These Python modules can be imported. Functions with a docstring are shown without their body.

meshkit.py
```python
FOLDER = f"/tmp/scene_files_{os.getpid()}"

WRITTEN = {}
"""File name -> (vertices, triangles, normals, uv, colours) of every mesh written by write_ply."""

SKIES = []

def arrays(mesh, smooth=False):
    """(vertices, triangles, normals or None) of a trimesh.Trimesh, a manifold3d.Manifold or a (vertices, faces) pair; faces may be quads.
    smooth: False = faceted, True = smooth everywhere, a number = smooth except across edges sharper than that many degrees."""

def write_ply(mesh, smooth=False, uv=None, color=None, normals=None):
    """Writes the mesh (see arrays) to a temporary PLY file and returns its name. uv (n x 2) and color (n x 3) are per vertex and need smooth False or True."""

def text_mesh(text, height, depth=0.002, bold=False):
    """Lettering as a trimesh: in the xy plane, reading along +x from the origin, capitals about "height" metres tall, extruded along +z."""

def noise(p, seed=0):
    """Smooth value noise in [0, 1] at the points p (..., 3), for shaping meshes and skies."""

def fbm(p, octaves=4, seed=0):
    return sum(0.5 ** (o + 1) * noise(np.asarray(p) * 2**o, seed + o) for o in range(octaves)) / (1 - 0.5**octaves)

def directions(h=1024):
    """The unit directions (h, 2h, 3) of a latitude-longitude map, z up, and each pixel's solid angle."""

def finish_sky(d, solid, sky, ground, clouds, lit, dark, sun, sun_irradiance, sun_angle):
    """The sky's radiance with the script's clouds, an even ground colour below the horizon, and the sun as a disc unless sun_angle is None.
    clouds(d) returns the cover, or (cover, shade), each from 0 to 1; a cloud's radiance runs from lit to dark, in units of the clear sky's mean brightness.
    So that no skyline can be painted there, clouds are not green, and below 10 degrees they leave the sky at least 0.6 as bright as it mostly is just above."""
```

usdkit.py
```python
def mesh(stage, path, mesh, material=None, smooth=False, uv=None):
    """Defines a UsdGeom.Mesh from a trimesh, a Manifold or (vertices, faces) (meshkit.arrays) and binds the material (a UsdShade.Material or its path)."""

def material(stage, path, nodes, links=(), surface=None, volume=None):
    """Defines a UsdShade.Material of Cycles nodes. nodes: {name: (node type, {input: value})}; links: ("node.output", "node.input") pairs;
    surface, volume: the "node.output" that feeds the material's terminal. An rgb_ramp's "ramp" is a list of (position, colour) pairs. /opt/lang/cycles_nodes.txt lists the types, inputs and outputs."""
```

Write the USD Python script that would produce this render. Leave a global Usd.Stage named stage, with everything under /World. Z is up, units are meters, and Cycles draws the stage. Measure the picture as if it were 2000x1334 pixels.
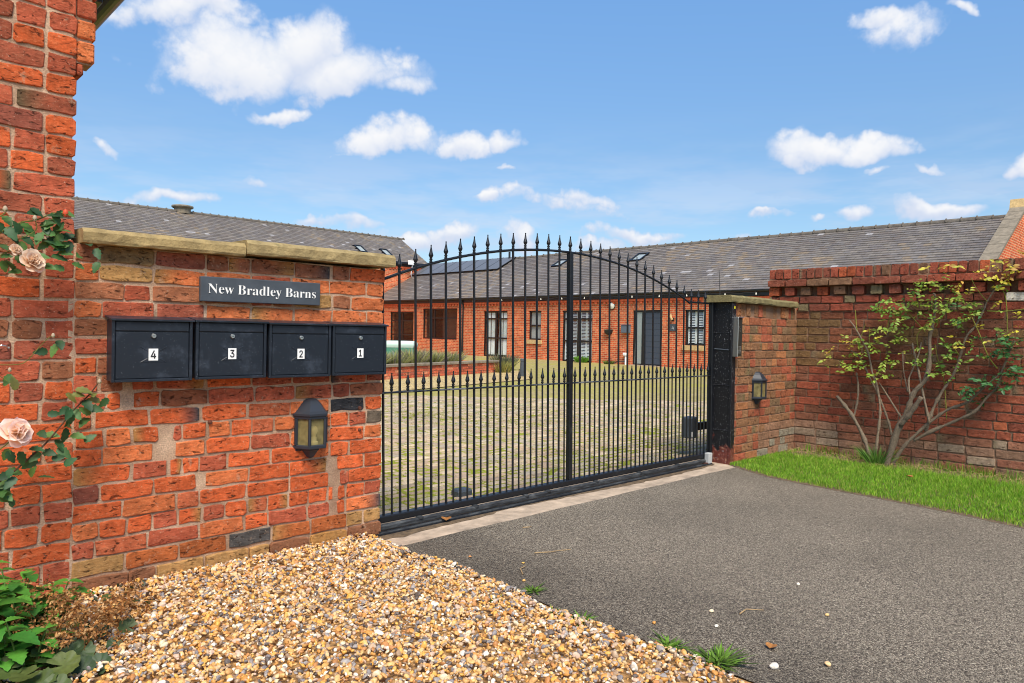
import math, random, glob, numpy as np, trimesh, usdkit, meshkit
from pxr import Usd, UsdGeom, UsdLux, UsdShade, Gf, Vt, Sdf

stage = Usd.Stage.CreateInMemory()
UsdGeom.SetStageUpAxis(stage, UsdGeom.Tokens.z)
UsdGeom.Xform.Define(stage, '/World')
# ---------------------------------------------------------------- camera (x runs along the gate, y towards the back of the courtyard)
EXPO, SKY = 0.66, 0.092
YAW, PITCH, ROLL, EYE = math.radians(43.74), math.radians(-0.823), math.radians(1.183), 1.27
f_ = np.array([math.sin(YAW)*math.cos(PITCH), math.cos(YAW)*math.cos(PITCH), math.sin(PITCH)])
r_ = np.array([math.cos(YAW), -math.sin(YAW), 0.0]); u_ = np.cross(r_, f_)
c_, s_ = math.cos(ROLL), math.sin(ROLL)
RIGHT, UP = c_*r_+s_*u_, -s_*r_+c_*u_
cam = UsdGeom.Camera.Define(stage, '/World/camera')
cam.CreateHorizontalApertureAttr(36.0); cam.CreateFocalLengthAttr(36.0*1394.1/2000); cam.CreateExposureAttr(EXPO)
cam.CreateClippingRangeAttr(Gf.Vec2f(0.05, 5000))
cam.AddTransformOp().Set(Gf.Matrix4d(*RIGHT, 0, *UP, 0, *(-f_), 0, 0, 0, EYE, 1))
EYEP = np.array([0, 0, EYE])
# ---------------------------------------------------------------- sun and sky
SUN_EL, SUN_AZ = math.radians(55), math.radians(-146)          # azimuth of the direction towards the sun, atan2(x, y)
sd = np.array([math.sin(SUN_AZ)*math.cos(SUN_EL), math.cos(SUN_AZ)*math.cos(SUN_EL), math.sin(SUN_EL)])
sun = UsdLux.DistantLight.Define(stage, '/World/sun')
sun.CreateNormalizeAttr(True); sun.CreateIntensityAttr(0.9); sun.CreateAngleAttr(26.0); sun.CreateColorAttr(Gf.Vec3f(1.0, 0.92, 0.80))
zx = np.cross([0, 0, 1.0], sd); zx /= np.linalg.norm(zx); zy = np.cross(sd, zx)
sun.AddTransformOp().Set(Gf.Matrix4d(*zx, 0, *zy, 0, *sd, 0, 0, 0, 0, 1))
def L(r, g, b, k=1.0):                                          # an sRGB colour to linear
    return tuple(k*((x/255/12.92) if x/255 < .04045 else ((x/255+.055)/1.055)**2.4) for x in (r, g, b))
SH_BR=[([(7.650,2.676,-0.020),(7.683,2.765,0.227),(7.715,2.891,0.438),(7.748,2.992,0.550),(7.780,3.095,0.648)],0.021,0.016),
([(7.730,2.897,0.445),(7.753,2.872,0.632),(7.777,2.881,0.789),(7.800,2.910,0.910)],0.011,0.008),
([(7.680,2.672,-0.020),(7.695,2.641,0.328),(7.710,2.636,0.568),(7.725,2.680,0.804),(7.740,2.730,0.922),(7.755,2.782,1.128),(7.770,2.858,1.266),(7.785,2.934,1.389),(7.800,2.994,1.460)],0.014,0.006),
([(7.750,2.531,0.298),(7.765,2.571,0.433),(7.780,2.646,0.614),(7.795,2.703,0.731),(7.810,2.778,0.865),(7.825,2.890,1.071),(7.840,2.983,1.139)],0.012,0.006),
([(7.600,2.531,-0.020),(7.620,2.443,0.357),(7.640,2.363,0.564),(7.660,2.313,0.749),(7.680,2.219,0.887),(7.700,2.193,1.101),(7.720,2.204,1.297),(7.740,2.177,1.461),(7.760,2.174,1.675),(7.780,2.203,1.726)],0.030,0.006),
([(7.600,2.400,0.430),(7.585,2.315,0.555),(7.570,2.219,0.720)],0.022,0.018),
([(7.640,2.508,-0.020),(7.658,2.390,0.210),(7.675,2.278,0.355),(7.693,2.168,0.481),(7.710,2.031,0.607),(7.728,1.884,0.684),(7.745,1.795,0.785),(7.763,1.694,0.901),(7.780,1.634,0.967)],0.016,0.007),
([(7.700,2.313,0.282),(7.717,2.143,0.400),(7.734,1.951,0.517),(7.751,1.819,0.609),(7.769,1.719,0.759),(7.786,1.658,0.841),(7.803,1.614,1.030),(7.820,1.540,1.280)],0.016,0.008),
([(7.740,2.223,0.373),(7.748,2.185,0.541),(7.756,2.132,0.693),(7.764,2.066,0.829),(7.772,2.000,0.962),(7.780,1.957,1.125),(7.788,1.914,1.303),(7.796,1.850,1.400),(7.804,1.787,1.543),(7.812,1.758,1.638),(7.820,1.689,1.778)],0.016,0.005),
([(7.660,2.170,0.480),(7.685,2.230,0.705),(7.710,2.289,0.948),(7.735,2.347,1.161),(7.760,2.369,1.235)],0.011,0.008),
([(7.740,2.446,0.490),(7.770,2.563,0.656),(7.800,2.682,0.819)],0.009,0.007),
([(7.660,2.342,0.689),(7.683,2.369,0.860),(7.705,2.348,0.961),(7.728,2.299,1.129),(7.750,2.286,1.246)],0.009,0.005),
([(7.700,2.379,0.751),(7.740,2.435,0.955),(7.780,2.460,1.140)],0.007,0.005),
]
SH_GR=[([(7.780,2.879,1.301),(7.780,2.910,1.372),(7.780,2.929,1.567)],0.0060),
([(7.780,2.783,1.146),(7.780,2.784,1.391)],0.0050),
([(7.780,1.655,1.020),(7.780,1.731,1.134),(7.780,1.818,1.369),(7.780,1.920,1.607)],0.0060),
([(7.780,2.055,0.511),(7.780,2.076,0.778),(7.780,2.102,0.956),(7.780,2.150,1.101),(7.780,2.175,1.232)],0.0045),
([(7.780,1.585,1.356),(7.780,1.606,1.665),(7.780,1.654,1.775)],0.0050),
([(7.780,1.748,1.550),(7.780,1.622,1.545),(7.780,1.444,1.568)],0.0060),
([(7.780,2.878,1.248),(7.780,2.823,1.425)],0.0040),
([(7.780,2.315,1.162),(7.780,2.334,1.312),(7.780,2.247,1.429)],0.0050),
([(7.780,2.617,1.375),(7.780,2.589,1.530),(7.780,2.623,1.599)],0.0050),
([(7.780,1.569,0.986),(7.780,1.456,1.069)],0.0050),
([(7.780,1.750,1.637),(7.780,1.842,1.765),(7.780,1.885,1.862)],0.0040),
([(7.780,1.681,1.776),(7.780,1.591,1.850),(7.780,1.568,1.957)],0.0040),
([(7.780,1.964,1.125),(7.780,2.023,1.220)],0.0070),
([(7.780,2.260,1.346),(7.780,2.401,1.512),(7.780,2.464,1.563)],0.0050),
([(7.780,2.172,1.397),(7.780,2.103,1.544),(7.780,2.064,1.690)],0.0050),
]
SH_LV=[(2.854,0.985,0.274,0.090,44,1),(2.876,1.178,0.249,0.090,24,1),(2.929,1.265,0.199,0.070,14,2),(2.635,1.461,0.175,0.090,14,1),(2.631,1.607,0.150,0.070,20,0),(2.464,1.580,0.175,0.090,24,0),(2.458,1.360,0.125,0.080,12,1),(2.192,1.594,0.299,0.199,66,1),(2.078,1.707,0.199,0.100,22,1),(2.139,1.806,0.125,0.050,10,1),(2.162,1.002,0.199,0.090,28,0),(2.108,1.169,0.125,0.060,16,0),(2.648,1.306,0.199,0.090,16,1),(2.562,1.102,0.150,0.090,12,1),(1.960,1.527,0.125,0.060,12,3),(1.863,1.511,0.150,0.060,12,0),(1.843,1.289,0.150,0.080,12,2),(1.910,1.191,0.100,0.090,10,0),(1.738,1.401,0.175,0.140,14,0),(1.706,1.214,0.100,0.080,10,3),(1.672,0.934,0.224,0.090,34,3),(1.749,0.803,0.137,0.070,22,3),(1.569,0.971,0.150,0.070,16,3),(1.616,1.309,0.175,0.056,18,3),(1.509,1.158,0.150,0.179,36,3),(1.515,1.388,0.100,0.070,10,2),(1.568,1.957,0.175,0.090,20,2),(1.698,1.932,0.125,0.070,12,2),(1.970,1.913,0.249,0.070,16,2),(1.828,1.749,0.224,0.110,16,2),(1.656,1.822,0.075,0.060,6,0),(1.539,1.817,0.125,0.100,10,2),]
RO_ST=[([(0.435,3.560,1.528),(0.502,3.560,1.628),(0.571,3.560,1.678),(0.625,3.560,1.695),(0.680,3.560,1.728),(0.732,3.560,1.743)],0.0040),
([(0.434,3.560,1.651),(0.510,3.560,1.702),(0.522,3.560,1.729)],0.0030),
([(0.452,3.560,1.488),(0.537,3.560,1.558),(0.608,3.560,1.522)],0.0030),
([(0.554,3.560,1.602),(0.625,3.560,1.652),(0.621,3.560,1.699)],0.0025),
([(0.455,3.560,1.091),(0.559,3.560,1.089),(0.598,3.560,1.104),(0.639,3.560,1.157),(0.670,3.560,1.196),(0.690,3.560,1.212)],0.0020),
([(0.468,3.560,0.584),(0.511,3.560,0.610),(0.563,3.560,0.650),(0.620,3.560,0.704),(0.671,3.560,0.753),(0.723,3.560,0.821),(0.768,3.560,0.883),(0.803,3.560,0.921),(0.832,3.560,0.953),(0.866,3.560,1.002)],0.0042),
([(0.475,3.560,0.719),(0.527,3.560,0.756),(0.558,3.560,0.796)],0.0030),
([(0.456,3.560,1.075),(0.516,3.560,1.035),(0.533,3.560,1.020)],0.0020),
]
RO_LV=[(0.559,3.540,1.654),(0.556,3.568,1.603),(0.598,3.556,1.606),(0.632,3.544,1.619),(0.619,3.572,1.567),(0.653,3.560,1.591),(0.669,3.548,1.645),(0.703,3.576,1.629),(0.709,3.564,1.673),(0.688,3.552,1.724),(0.723,3.540,1.662),(0.754,3.568,1.641),(0.510,3.556,1.576),(0.521,3.544,1.535),(0.519,3.572,1.494),(0.555,3.560,1.475),(0.712,3.548,1.606),(0.601,3.576,1.662),(0.528,3.564,1.684),(0.580,3.552,1.579),(0.641,3.540,1.545),(0.682,3.568,1.616),(0.661,3.556,1.686),(0.538,3.544,1.630),(0.609,3.572,1.641),(0.507,3.560,1.649),(0.536,3.548,1.505),(0.589,3.576,1.543),(0.649,3.564,1.142),(0.693,3.552,1.149),(0.715,3.540,1.175),(0.534,3.568,1.026),(0.555,3.556,1.013),(0.535,3.544,0.637),(0.563,3.572,0.641),(0.547,3.560,0.707),(0.583,3.548,0.697),(0.616,3.576,0.668),(0.622,3.564,0.635),(0.673,3.552,0.610),(0.634,3.540,0.734),(0.683,3.568,0.709),(0.714,3.556,0.686),(0.756,3.544,0.666),(0.724,3.572,0.739),(0.737,3.560,0.704),(0.653,3.548,0.795),(0.695,3.576,0.784),(0.699,3.564,0.875),(0.733,3.552,0.887),(0.749,3.540,0.876),(0.782,3.568,0.869),(0.757,3.556,0.842),(0.755,3.544,0.822),(0.814,3.572,0.832),(0.789,3.560,0.773),(0.833,3.548,0.762),(0.743,3.576,0.775),(0.821,3.564,0.880),(0.856,3.552,0.888),(0.821,3.540,0.909),(0.851,3.568,0.927),(0.888,3.556,0.913),(0.787,3.544,0.954),(0.767,3.572,0.940),(0.843,3.560,0.955),(0.807,3.548,0.973),(0.527,3.576,0.570),(0.519,3.564,0.536),(0.548,3.552,0.522),(0.542,3.540,0.603),(0.531,3.568,0.716),(0.630,3.556,0.699),(0.518,3.544,0.631),(0.519,3.572,0.593),(0.535,3.560,0.547),(0.513,3.548,0.565)]
RO_FL=[((0.607), (3.53), (1.516), 0.052, 0), ((0.55), (3.53), (1.562), 0.026, 0), ((0.616), (3.53), (1.7), 0.013, 1), ((0.726), (3.53), (1.735), 0.017, 2), ((0.514), (3.53), (1.724), 0.014, 1), ((0.557), (3.53), (0.81), 0.066, 3), ((0.686), (3.53), (1.212), 0.011, 1), ((0.535), (3.53), (1.07), 0.01, 1), ((0.863), (3.53), (1.011), 0.012, 1)]
CLOUDS=[((0.8956,-0.4235,0.1360),(-0.2552,-0.2388,0.9369),0.1040,0.0630,0.0378,1.10),
((0.8616,-0.4945,0.1145),(-0.2690,-0.2535,0.9292),0.0705,0.0480,0.0513,1.05),
((0.8393,-0.5365,0.0884),(-0.2451,-0.2281,0.9423),0.0988,0.0362,0.0329,1.00),
((0.8088,-0.5844,0.0660),(-0.2327,-0.2150,0.9485),0.0436,0.0201,0.0188,0.90),
((0.9116,-0.3682,0.1828),(-0.2974,-0.2837,0.9116),0.1013,0.0298,0.0268,0.80),
((0.8822,-0.4591,0.1049),(-0.2167,-0.1980,0.9560),0.0359,0.0118,0.0118,0.90),
((0.8181,-0.5719,0.0597),(-0.1875,-0.1671,0.9679),0.0820,0.0307,0.0232,1.05),
((0.7669,-0.6406,0.0374),(-0.1822,-0.1615,0.9699),0.0622,0.0207,0.0194,1.00),
((0.7294,-0.6837,0.0232),(-0.1875,-0.1671,0.9679),0.0346,0.0194,0.0180,0.90),
((0.9047,-0.4172,0.0859),(-0.1535,-0.1313,0.9794),0.0298,0.0119,0.0119,0.75),
((0.9398,-0.3288,0.0936),(-0.1382,-0.1151,0.9837),0.0575,0.0128,0.0128,0.80),
((0.6882,-0.7254,0.0121),(-0.1340,-0.1107,0.9848),0.1197,0.0169,0.0211,0.75),
((0.6578,-0.7532,0.0042),(-0.1387,-0.1156,0.9836),0.0631,0.0140,0.0126,0.85),
((0.4170,-0.9059,-0.0743),(-0.1853,-0.1648,0.9688),0.0641,0.0244,0.0231,1.05),
((0.3636,-0.9276,-0.0853),(-0.1808,-0.1601,0.9704),0.0594,0.0225,0.0175,1.00),
((0.3725,-0.9153,-0.1533),(-0.2843,-0.2698,0.9200),0.0442,0.0295,0.0295,0.72),
((0.3985,-0.9048,-0.1502),(-0.2955,-0.2818,0.9128),0.0296,0.0148,0.0148,0.70),
((0.3276,-0.9268,-0.1837),(-0.3000,-0.2864,0.9099),0.0283,0.0085,0.0085,0.60),
((0.2143,-0.9705,-0.1103),(-0.1696,-0.1482,0.9743),0.0143,0.0229,0.0195,0.90),
((0.2956,-0.9512,-0.0881),(-0.1627,-0.1410,0.9765),0.0243,0.0073,0.0073,0.60),
((0.3457,-0.9353,-0.0758),(-0.1604,-0.1386,0.9773),0.0188,0.0075,0.0075,0.65),
((0.8033,-0.5944,0.0368),(-0.1041,-0.0792,0.9914),0.0775,0.0169,0.0282,0.85),
((0.7778,-0.6277,0.0323),(-0.1103,-0.0857,0.9902),0.0353,0.0155,0.0283,0.95),
((0.7201,-0.6936,0.0202),(-0.1026,-0.0777,0.9917),0.0320,0.0156,0.0213,0.85),
((0.6298,-0.7767,0.0052),(-0.0978,-0.0726,0.9926),0.0423,0.0099,0.0141,0.60),
((0.4094,-0.9117,-0.0360),(-0.1151,-0.0908,0.9892),0.0197,0.0079,0.0079,0.80),
((0.3560,-0.9333,-0.0473),(-0.1198,-0.0958,0.9882),0.0382,0.0127,0.0178,0.75),
((0.2725,-0.9599,-0.0661),(-0.1279,-0.1042,0.9863),0.0576,0.0109,0.0170,0.85),
((0.8685,-0.4925,0.0562),(-0.1160,-0.0918,0.9890),0.0549,0.0082,0.0123,0.60),
((0.9549,-0.2647,0.1343),(-0.1808,-0.1601,0.9704),0.0134,0.0134,0.0109,0.50),
((0.7178,-0.6960,0.0192),(-0.1604,-0.1386,0.9773),0.0245,0.0070,0.0070,0.50),
((0.5923,-0.8057,-0.0038),(-0.1103,-0.0857,0.9902),0.0838,0.0112,0.0181,0.70),
((0.8484,-0.5270,0.0506),(-0.1160,-0.0918,0.9890),0.0623,0.0097,0.0152,0.60),
((0.4549,-0.8899,-0.0339),(-0.1255,-0.1018,0.9869),0.0466,0.0067,0.0107,0.55),
((0.7414,-0.6706,0.0254),(-0.1326,-0.1092,0.9851),0.0423,0.0113,0.0127,0.70),
((0.8467,-0.5274,0.0708),(-0.1808,-0.1601,0.9704),0.0407,0.0068,0.0081,0.50),
((0.5138,-0.8578,-0.0136),(-0.1017,-0.0767,0.9919),0.0548,0.0082,0.0137,0.60),
]

def sky_material():
    n = {"s": ("sky_texture", {"sky_type": "single_scattering", "sun_disc": False, "sun_elevation": SUN_EL, "sun_rotation": SUN_AZ, "air_density": 1.0, "aerosol_density": 0.35, "ozone_density": 1.6}),
         "t": ("texture_coordinate", {}), "bg": ("background_shader", {"strength": SKY})}
    l = []
    last = None
    rg = random.Random(5)
    clouds = list(CLOUDS)
    for k in range(16):                                         # the same kind of clouds all round, outside the frame too
        a = YAW + math.radians(48) + math.radians(264)*(k+.5)/16; e = math.radians(rg.uniform(5, 40))
        d = np.array([math.sin(a)*math.cos(e), math.cos(a)*math.cos(e), math.sin(e)]); r = np.array([math.cos(a), -math.sin(a), 0]); u = np.cross(r, d)
        w = rg.uniform(.07, .2); clouds.append((tuple(r), tuple(u), w, w*.45, w*.3, rg.uniform(.8, 1.1)))
    n["dn"] = ("noise_texture", {"scale": 7.0, "detail": 5.0, "roughness": .55}); n["ds"] = ("vector_math", {"math_type": "subtract", "vector2": (.5, .5, .5)}); n["dk"] = ("vector_math", {"math_type": "scale", "scale": .12}); n["dd"] = ("vector_math", {"math_type": "add"})
    l += [("t.generated", "dn.vector"), ("dn.color", "ds.vector1"), ("ds.vector", "dk.vector1"), ("t.generated", "dd.vector1"), ("dk.vector", "dd.vector2")]   # ragged outlines
    for i, (r, u, a, bu, bd, st) in enumerate(clouds):
        st += .1
        r, u = np.array(r)/a, np.array(u)
        n[f"a{i}"] = ("vector_math", {"math_type": "dot_product", "vector2": tuple(r)})
        n[f"b{i}"] = ("vector_math", {"math_type": "dot_product", "vector2": tuple(u/bu)})
        n[f"c{i}"] = ("vector_math", {"math_type": "dot_product", "vector2": tuple(-u/bd)})
        n[f"d{i}"] = ("math", {"math_type": "maximum"}); n[f"e{i}"] = ("math", {"math_type": "multiply"})
        n[f"f{i}"] = ("math", {"math_type": "multiply_add"}); n[f"g{i}"] = ("math", {"math_type": "subtract", "value1": st})
        l += [("dd.vector", f"{x}{i}.vector1") for x in "abc"]
        l += [(f"b{i}.value", f"d{i}.value1"), (f"c{i}.value", f"d{i}.value2"), (f"d{i}.value", f"e{i}.value1"), (f"d{i}.value", f"e{i}.value2"),
              (f"a{i}.value", f"f{i}.value1"), (f"a{i}.value", f"f{i}.value2"), (f"e{i}.value", f"f{i}.value3"), (f"f{i}.value", f"g{i}.value2")]
        n[f"h{i}"] = ("math", {"math_type": "multiply_add", "value2": .6*bd/bu}); l += [(f"c{i}.value", f"h{i}.value1"), (f"g{i}.value", f"h{i}.value3")]
        if last is None: last, lastT = f"g{i}.value", f"h{i}.value"
        else:
            n[f"m{i}"] = ("math", {"math_type": "maximum"}); n[f"t{i}"] = ("math", {"math_type": "maximum"}); l += [(lastT, f"t{i}.value1"), (f"h{i}.value", f"t{i}.value2")]; lastT = f"t{i}.value"; l += [(last, f"m{i}.value1"), (f"g{i}.value", f"m{i}.value2")]; last = f"m{i}.value"
    K = 1/(SKY*2**EXPO)
    n["nz"] = ("noise_texture", {"scale": 11.0, "detail": 10.0, "roughness": 0.6})
    for k, sc in (("p", 22.0), ("q", 48.0)):                    # billows: folded noise, puffs with creases between
        n[k+"n"] = ("noise_texture", {"scale": sc, "detail": 4.0, "roughness": .5}); n[k+"s"] = ("math", {"math_type": "subtract", "value2": .5}); n[k+"a"] = ("math", {"math_type": "absolute"}); l += [("t.generated", k+"n.vector"), (k+"n.fac", k+"s.value1"), (k+"s.value", k+"a.value1")]
    n["pq"] = ("math", {"math_type": "multiply_add", "value2": .55}); l += [("qa.value", "pq.value1"), ("pa.value", "pq.value3")]
    n["k3"] = ("math", {"math_type": "multiply_add", "value2": 1.7, "value3": -.22}); l += [("pq.value", "k3.value1")]
    n["un"] = ("math", {"math_type": "subtract"}); n["um"] = ("map_range", {"range_type": "smoothstep", "from_min": -.2, "from_max": .5, "to_min": 0.0, "to_max": .8}); l += [(lastT, "un.value1"), (last, "un.value2"), ("un.value", "um.value")]
    n["wm"] = ("mapping", {"scale": (5.0, 5.0, 26.0)}); n["wn"] = ("noise_texture", {"scale": 1.0, "detail": 8.0, "roughness": .6}); n["wr"] = ("map_range", {"range_type": "smoothstep", "from_min": .38, "from_max": .66, "to_min": 0.0, "to_max": .7}); n["wz"] = ("map_range", {"range_type": "smoothstep", "from_min": .30, "from_max": .08, "to_min": 0.0, "to_max": 1.0}); n["wp"] = ("math", {"math_type": "multiply"}); n["wx"] = ("math", {"math_type": "maximum"})
    l += [("t.generated", "wm.vector"), ("wm.vector", "wn.vector"), ("wn.fac", "wr.value"), ("el.z", "wz.value"), ("wr.result", "wp.value1"), ("wz.result", "wp.value2"), ("wp.value", "wx.value2"), ("cv.result", "wx.value1")]
    n["us"] = ("mix_color", {"b": tuple(K*x for x in L(208, 219, 241)), "use_clamp": False})
    n["nl"] = ("noise_texture", {"scale": 7.0, "detail": 5.0, "roughness": 0.5})
    n["k1"] = ("math", {"math_type": "multiply_add", "value2": 2.4, "value3": -1.22}); n["k2"] = ("math", {"math_type": "add"}); n["k4"] = ("math", {"math_type": "add"})
    n["cl"] = ("math", {"math_type": "maximum", "value2": -1.2})
    n["cv"] = ("map_range", {"range_type": "smoothstep", "from_min": -0.05, "from_max": 0.8, "to_min": 0.0, "to_max": 0.97})
    n["sh"] = ("map_range", {"range_type": "smoothstep", "from_min": 0.3, "from_max": 1.2, "to_min": 0.0, "to_max": 1.0})
    n["sl"] = ("math", {"math_type": "multiply_add", "value2": 0.9, "value3": 0.1}); n["sc"] = ("clamp", {})
    K = 1/(SKY*2**EXPO); n["cc"] = ("mix_color", {"a": tuple(K*x for x in L(214, 226, 246)), "b": tuple(K*x for x in L(252, 252, 253))}); n["mx"] = ("mix_color", {"use_clamp": False})
    n["tint"] = ("mix_color", {"blend_type": "multiply", "fac": 1.0, "use_clamp": False})
    n["el"] = ("separate_xyz", {}); n["gr"] = ("rgb_ramp", {"ramp": [(0, (.68, .79, .86)), (.07, (.72, .83, .90)), (.24, (.86, 1.02, 1.10)), (.46, (1.08, 1.42, 1.60)), (1, (1.08, 1.42, 1.60))]})
    l += [("t.generated", "el.vector"), ("el.z", "gr.fac"), ("gr.color", "tint.b")]
    l += [("t.generated", "nz.vector"), ("t.generated", "nl.vector"), ("nz.fac", "k1.value1"), (last, "cl.value1"), ("cl.value", "k2.value1"), ("k1.value", "k2.value2"), ("k2.value", "k4.value1"), ("k3.value", "k4.value2"), ("k4.value", "cv.value"),
          ("k4.value", "sh.value"), ("sh.result", "cc.fac"), ("wx.value", "mx.fac"), ("s.color", "tint.a"), ("tint.result", "mx.a"), ("cc.result", "us.a"), ("um.result", "us.fac"), ("us.result", "mx.b"), ("mx.result", "bg.color")]
    n["cc"][1]["use_clamp"] = False
    return usdkit.material(stage, '/World/Looks/sky_with_clouds', n, l, surface="bg.background")
dome = UsdLux.DomeLight.Define(stage, '/World/sky')
UsdShade.MaterialBindingAPI.Apply(dome.GetPrim()).Bind(sky_material())
dome.GetPrim().SetCustomDataByKey('kind', 'structure'); dome.GetPrim().SetCustomDataByKey('label', 'blue summer sky with scattered white cumulus clouds'); dome.GetPrim().SetCustomDataByKey('category', 'sky')

# ---------------------------------------------------------------- helpers
taken, LOC, MATS = {}, {'/World': np.zeros(3)}, {}
def numbered(parent, name):
    n = taken.get((parent, name), -1)+1; taken[(parent, name)] = n
    return parent+'/'+(name if n == 0 else '%s_%03d' % (name, n))
def tag(p, label=None, cat=None, group=None, kind=None):
    p = p.GetPrim() if hasattr(p, 'GetPrim') else p
    for k, v in (('label', label), ('category', cat), ('group', group), ('kind', kind)):
        if v: p.SetCustomDataByKey(k, v)
    return p
def thing(name, label, cat, loc=(0, 0, 0), group=None):
    path = numbered('/World', name); x = UsdGeom.Xform.Define(stage, path); x.AddTranslateOp().Set(Gf.Vec3d(*map(float, loc)))
    LOC[path] = np.array(loc, float); tag(x, label, cat, group)
    return path
def obj(name, mesh, mat, parent='/World', tint=None, smooth=None, label=None, kind=None, cat=None, group=None):
    if isinstance(mesh, MB): mesh = mesh.get()
    if smooth is not None: V, F, N = meshkit.arrays(mesh, smooth)
    elif isinstance(mesh, tuple): (V, F), N = mesh, None
    else: V, F, N = np.array(mesh.vertices), np.array(mesh.faces), None
    if len(F) and np.max(F)+1 < len(V):                         # no loose points
        k = int(np.max(F))+1; V = V[:k]; N = N if N is None else N[:k]; tint = tint if tint is None or np.ndim(tint) == 1 else tint[:k]
    path = numbered(parent, name)
    root = parent
    while root not in LOC: root = root.rsplit('/', 1)[0]
    V = np.asarray(V, float)-LOC[root]
    m = UsdGeom.Mesh.Define(stage, path)
    m.CreatePointsAttr(Vt.Vec3fArray.FromNumpy(np.ascontiguousarray(V, np.float32)))
    F = np.asarray(F, np.int32)
    m.CreateFaceVertexCountsAttr(Vt.IntArray.FromNumpy(np.full(len(F), F.shape[1], np.int32))); m.CreateFaceVertexIndicesAttr(Vt.IntArray.FromNumpy(np.ascontiguousarray(F.ravel())))
    m.CreateSubdivisionSchemeAttr("none")
    if N is not None: m.CreateNormalsAttr(Vt.Vec3fArray.FromNumpy(N.astype(np.float32))); m.SetNormalsInterpolation("vertex")
    if tint is not None:
        t = np.broadcast_to(np.asarray(tint, np.float32), (len(V), 3))
        UsdGeom.PrimvarsAPI(m).CreatePrimvar("tint", Sdf.ValueTypeNames.Color3fArray, "vertex").Set(Vt.Vec3fArray.FromNumpy(np.ascontiguousarray(t)))
    UsdShade.MaterialBindingAPI.Apply(m.GetPrim()).Bind(MATS[mat])
    tag(m, label, cat, group, kind)
    return path
NG = {}
def pnoise(x, y, seed):                                         # fbm noise at one point, from a table
    if seed not in NG:
        a, b = np.meshgrid(np.arange(256)*.1, np.arange(256)*.1, indexing='ij'); NG[seed] = meshkit.fbm(np.c_[a.ravel(), b.ravel(), np.full(a.size, 1.7)], 3, seed).reshape(256, 256)
    g = NG[seed]; x, y = x*10, y*10; i, j = math.floor(x), math.floor(y); s, t = x-i, y-j
    return float((g[i % 256, j % 256]*(1-s)+g[(i+1) % 256, j % 256]*s)*(1-t)+(g[i % 256, (j+1) % 256]*(1-s)+g[(i+1) % 256, (j+1) % 256]*s)*t)
CF = None
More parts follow.
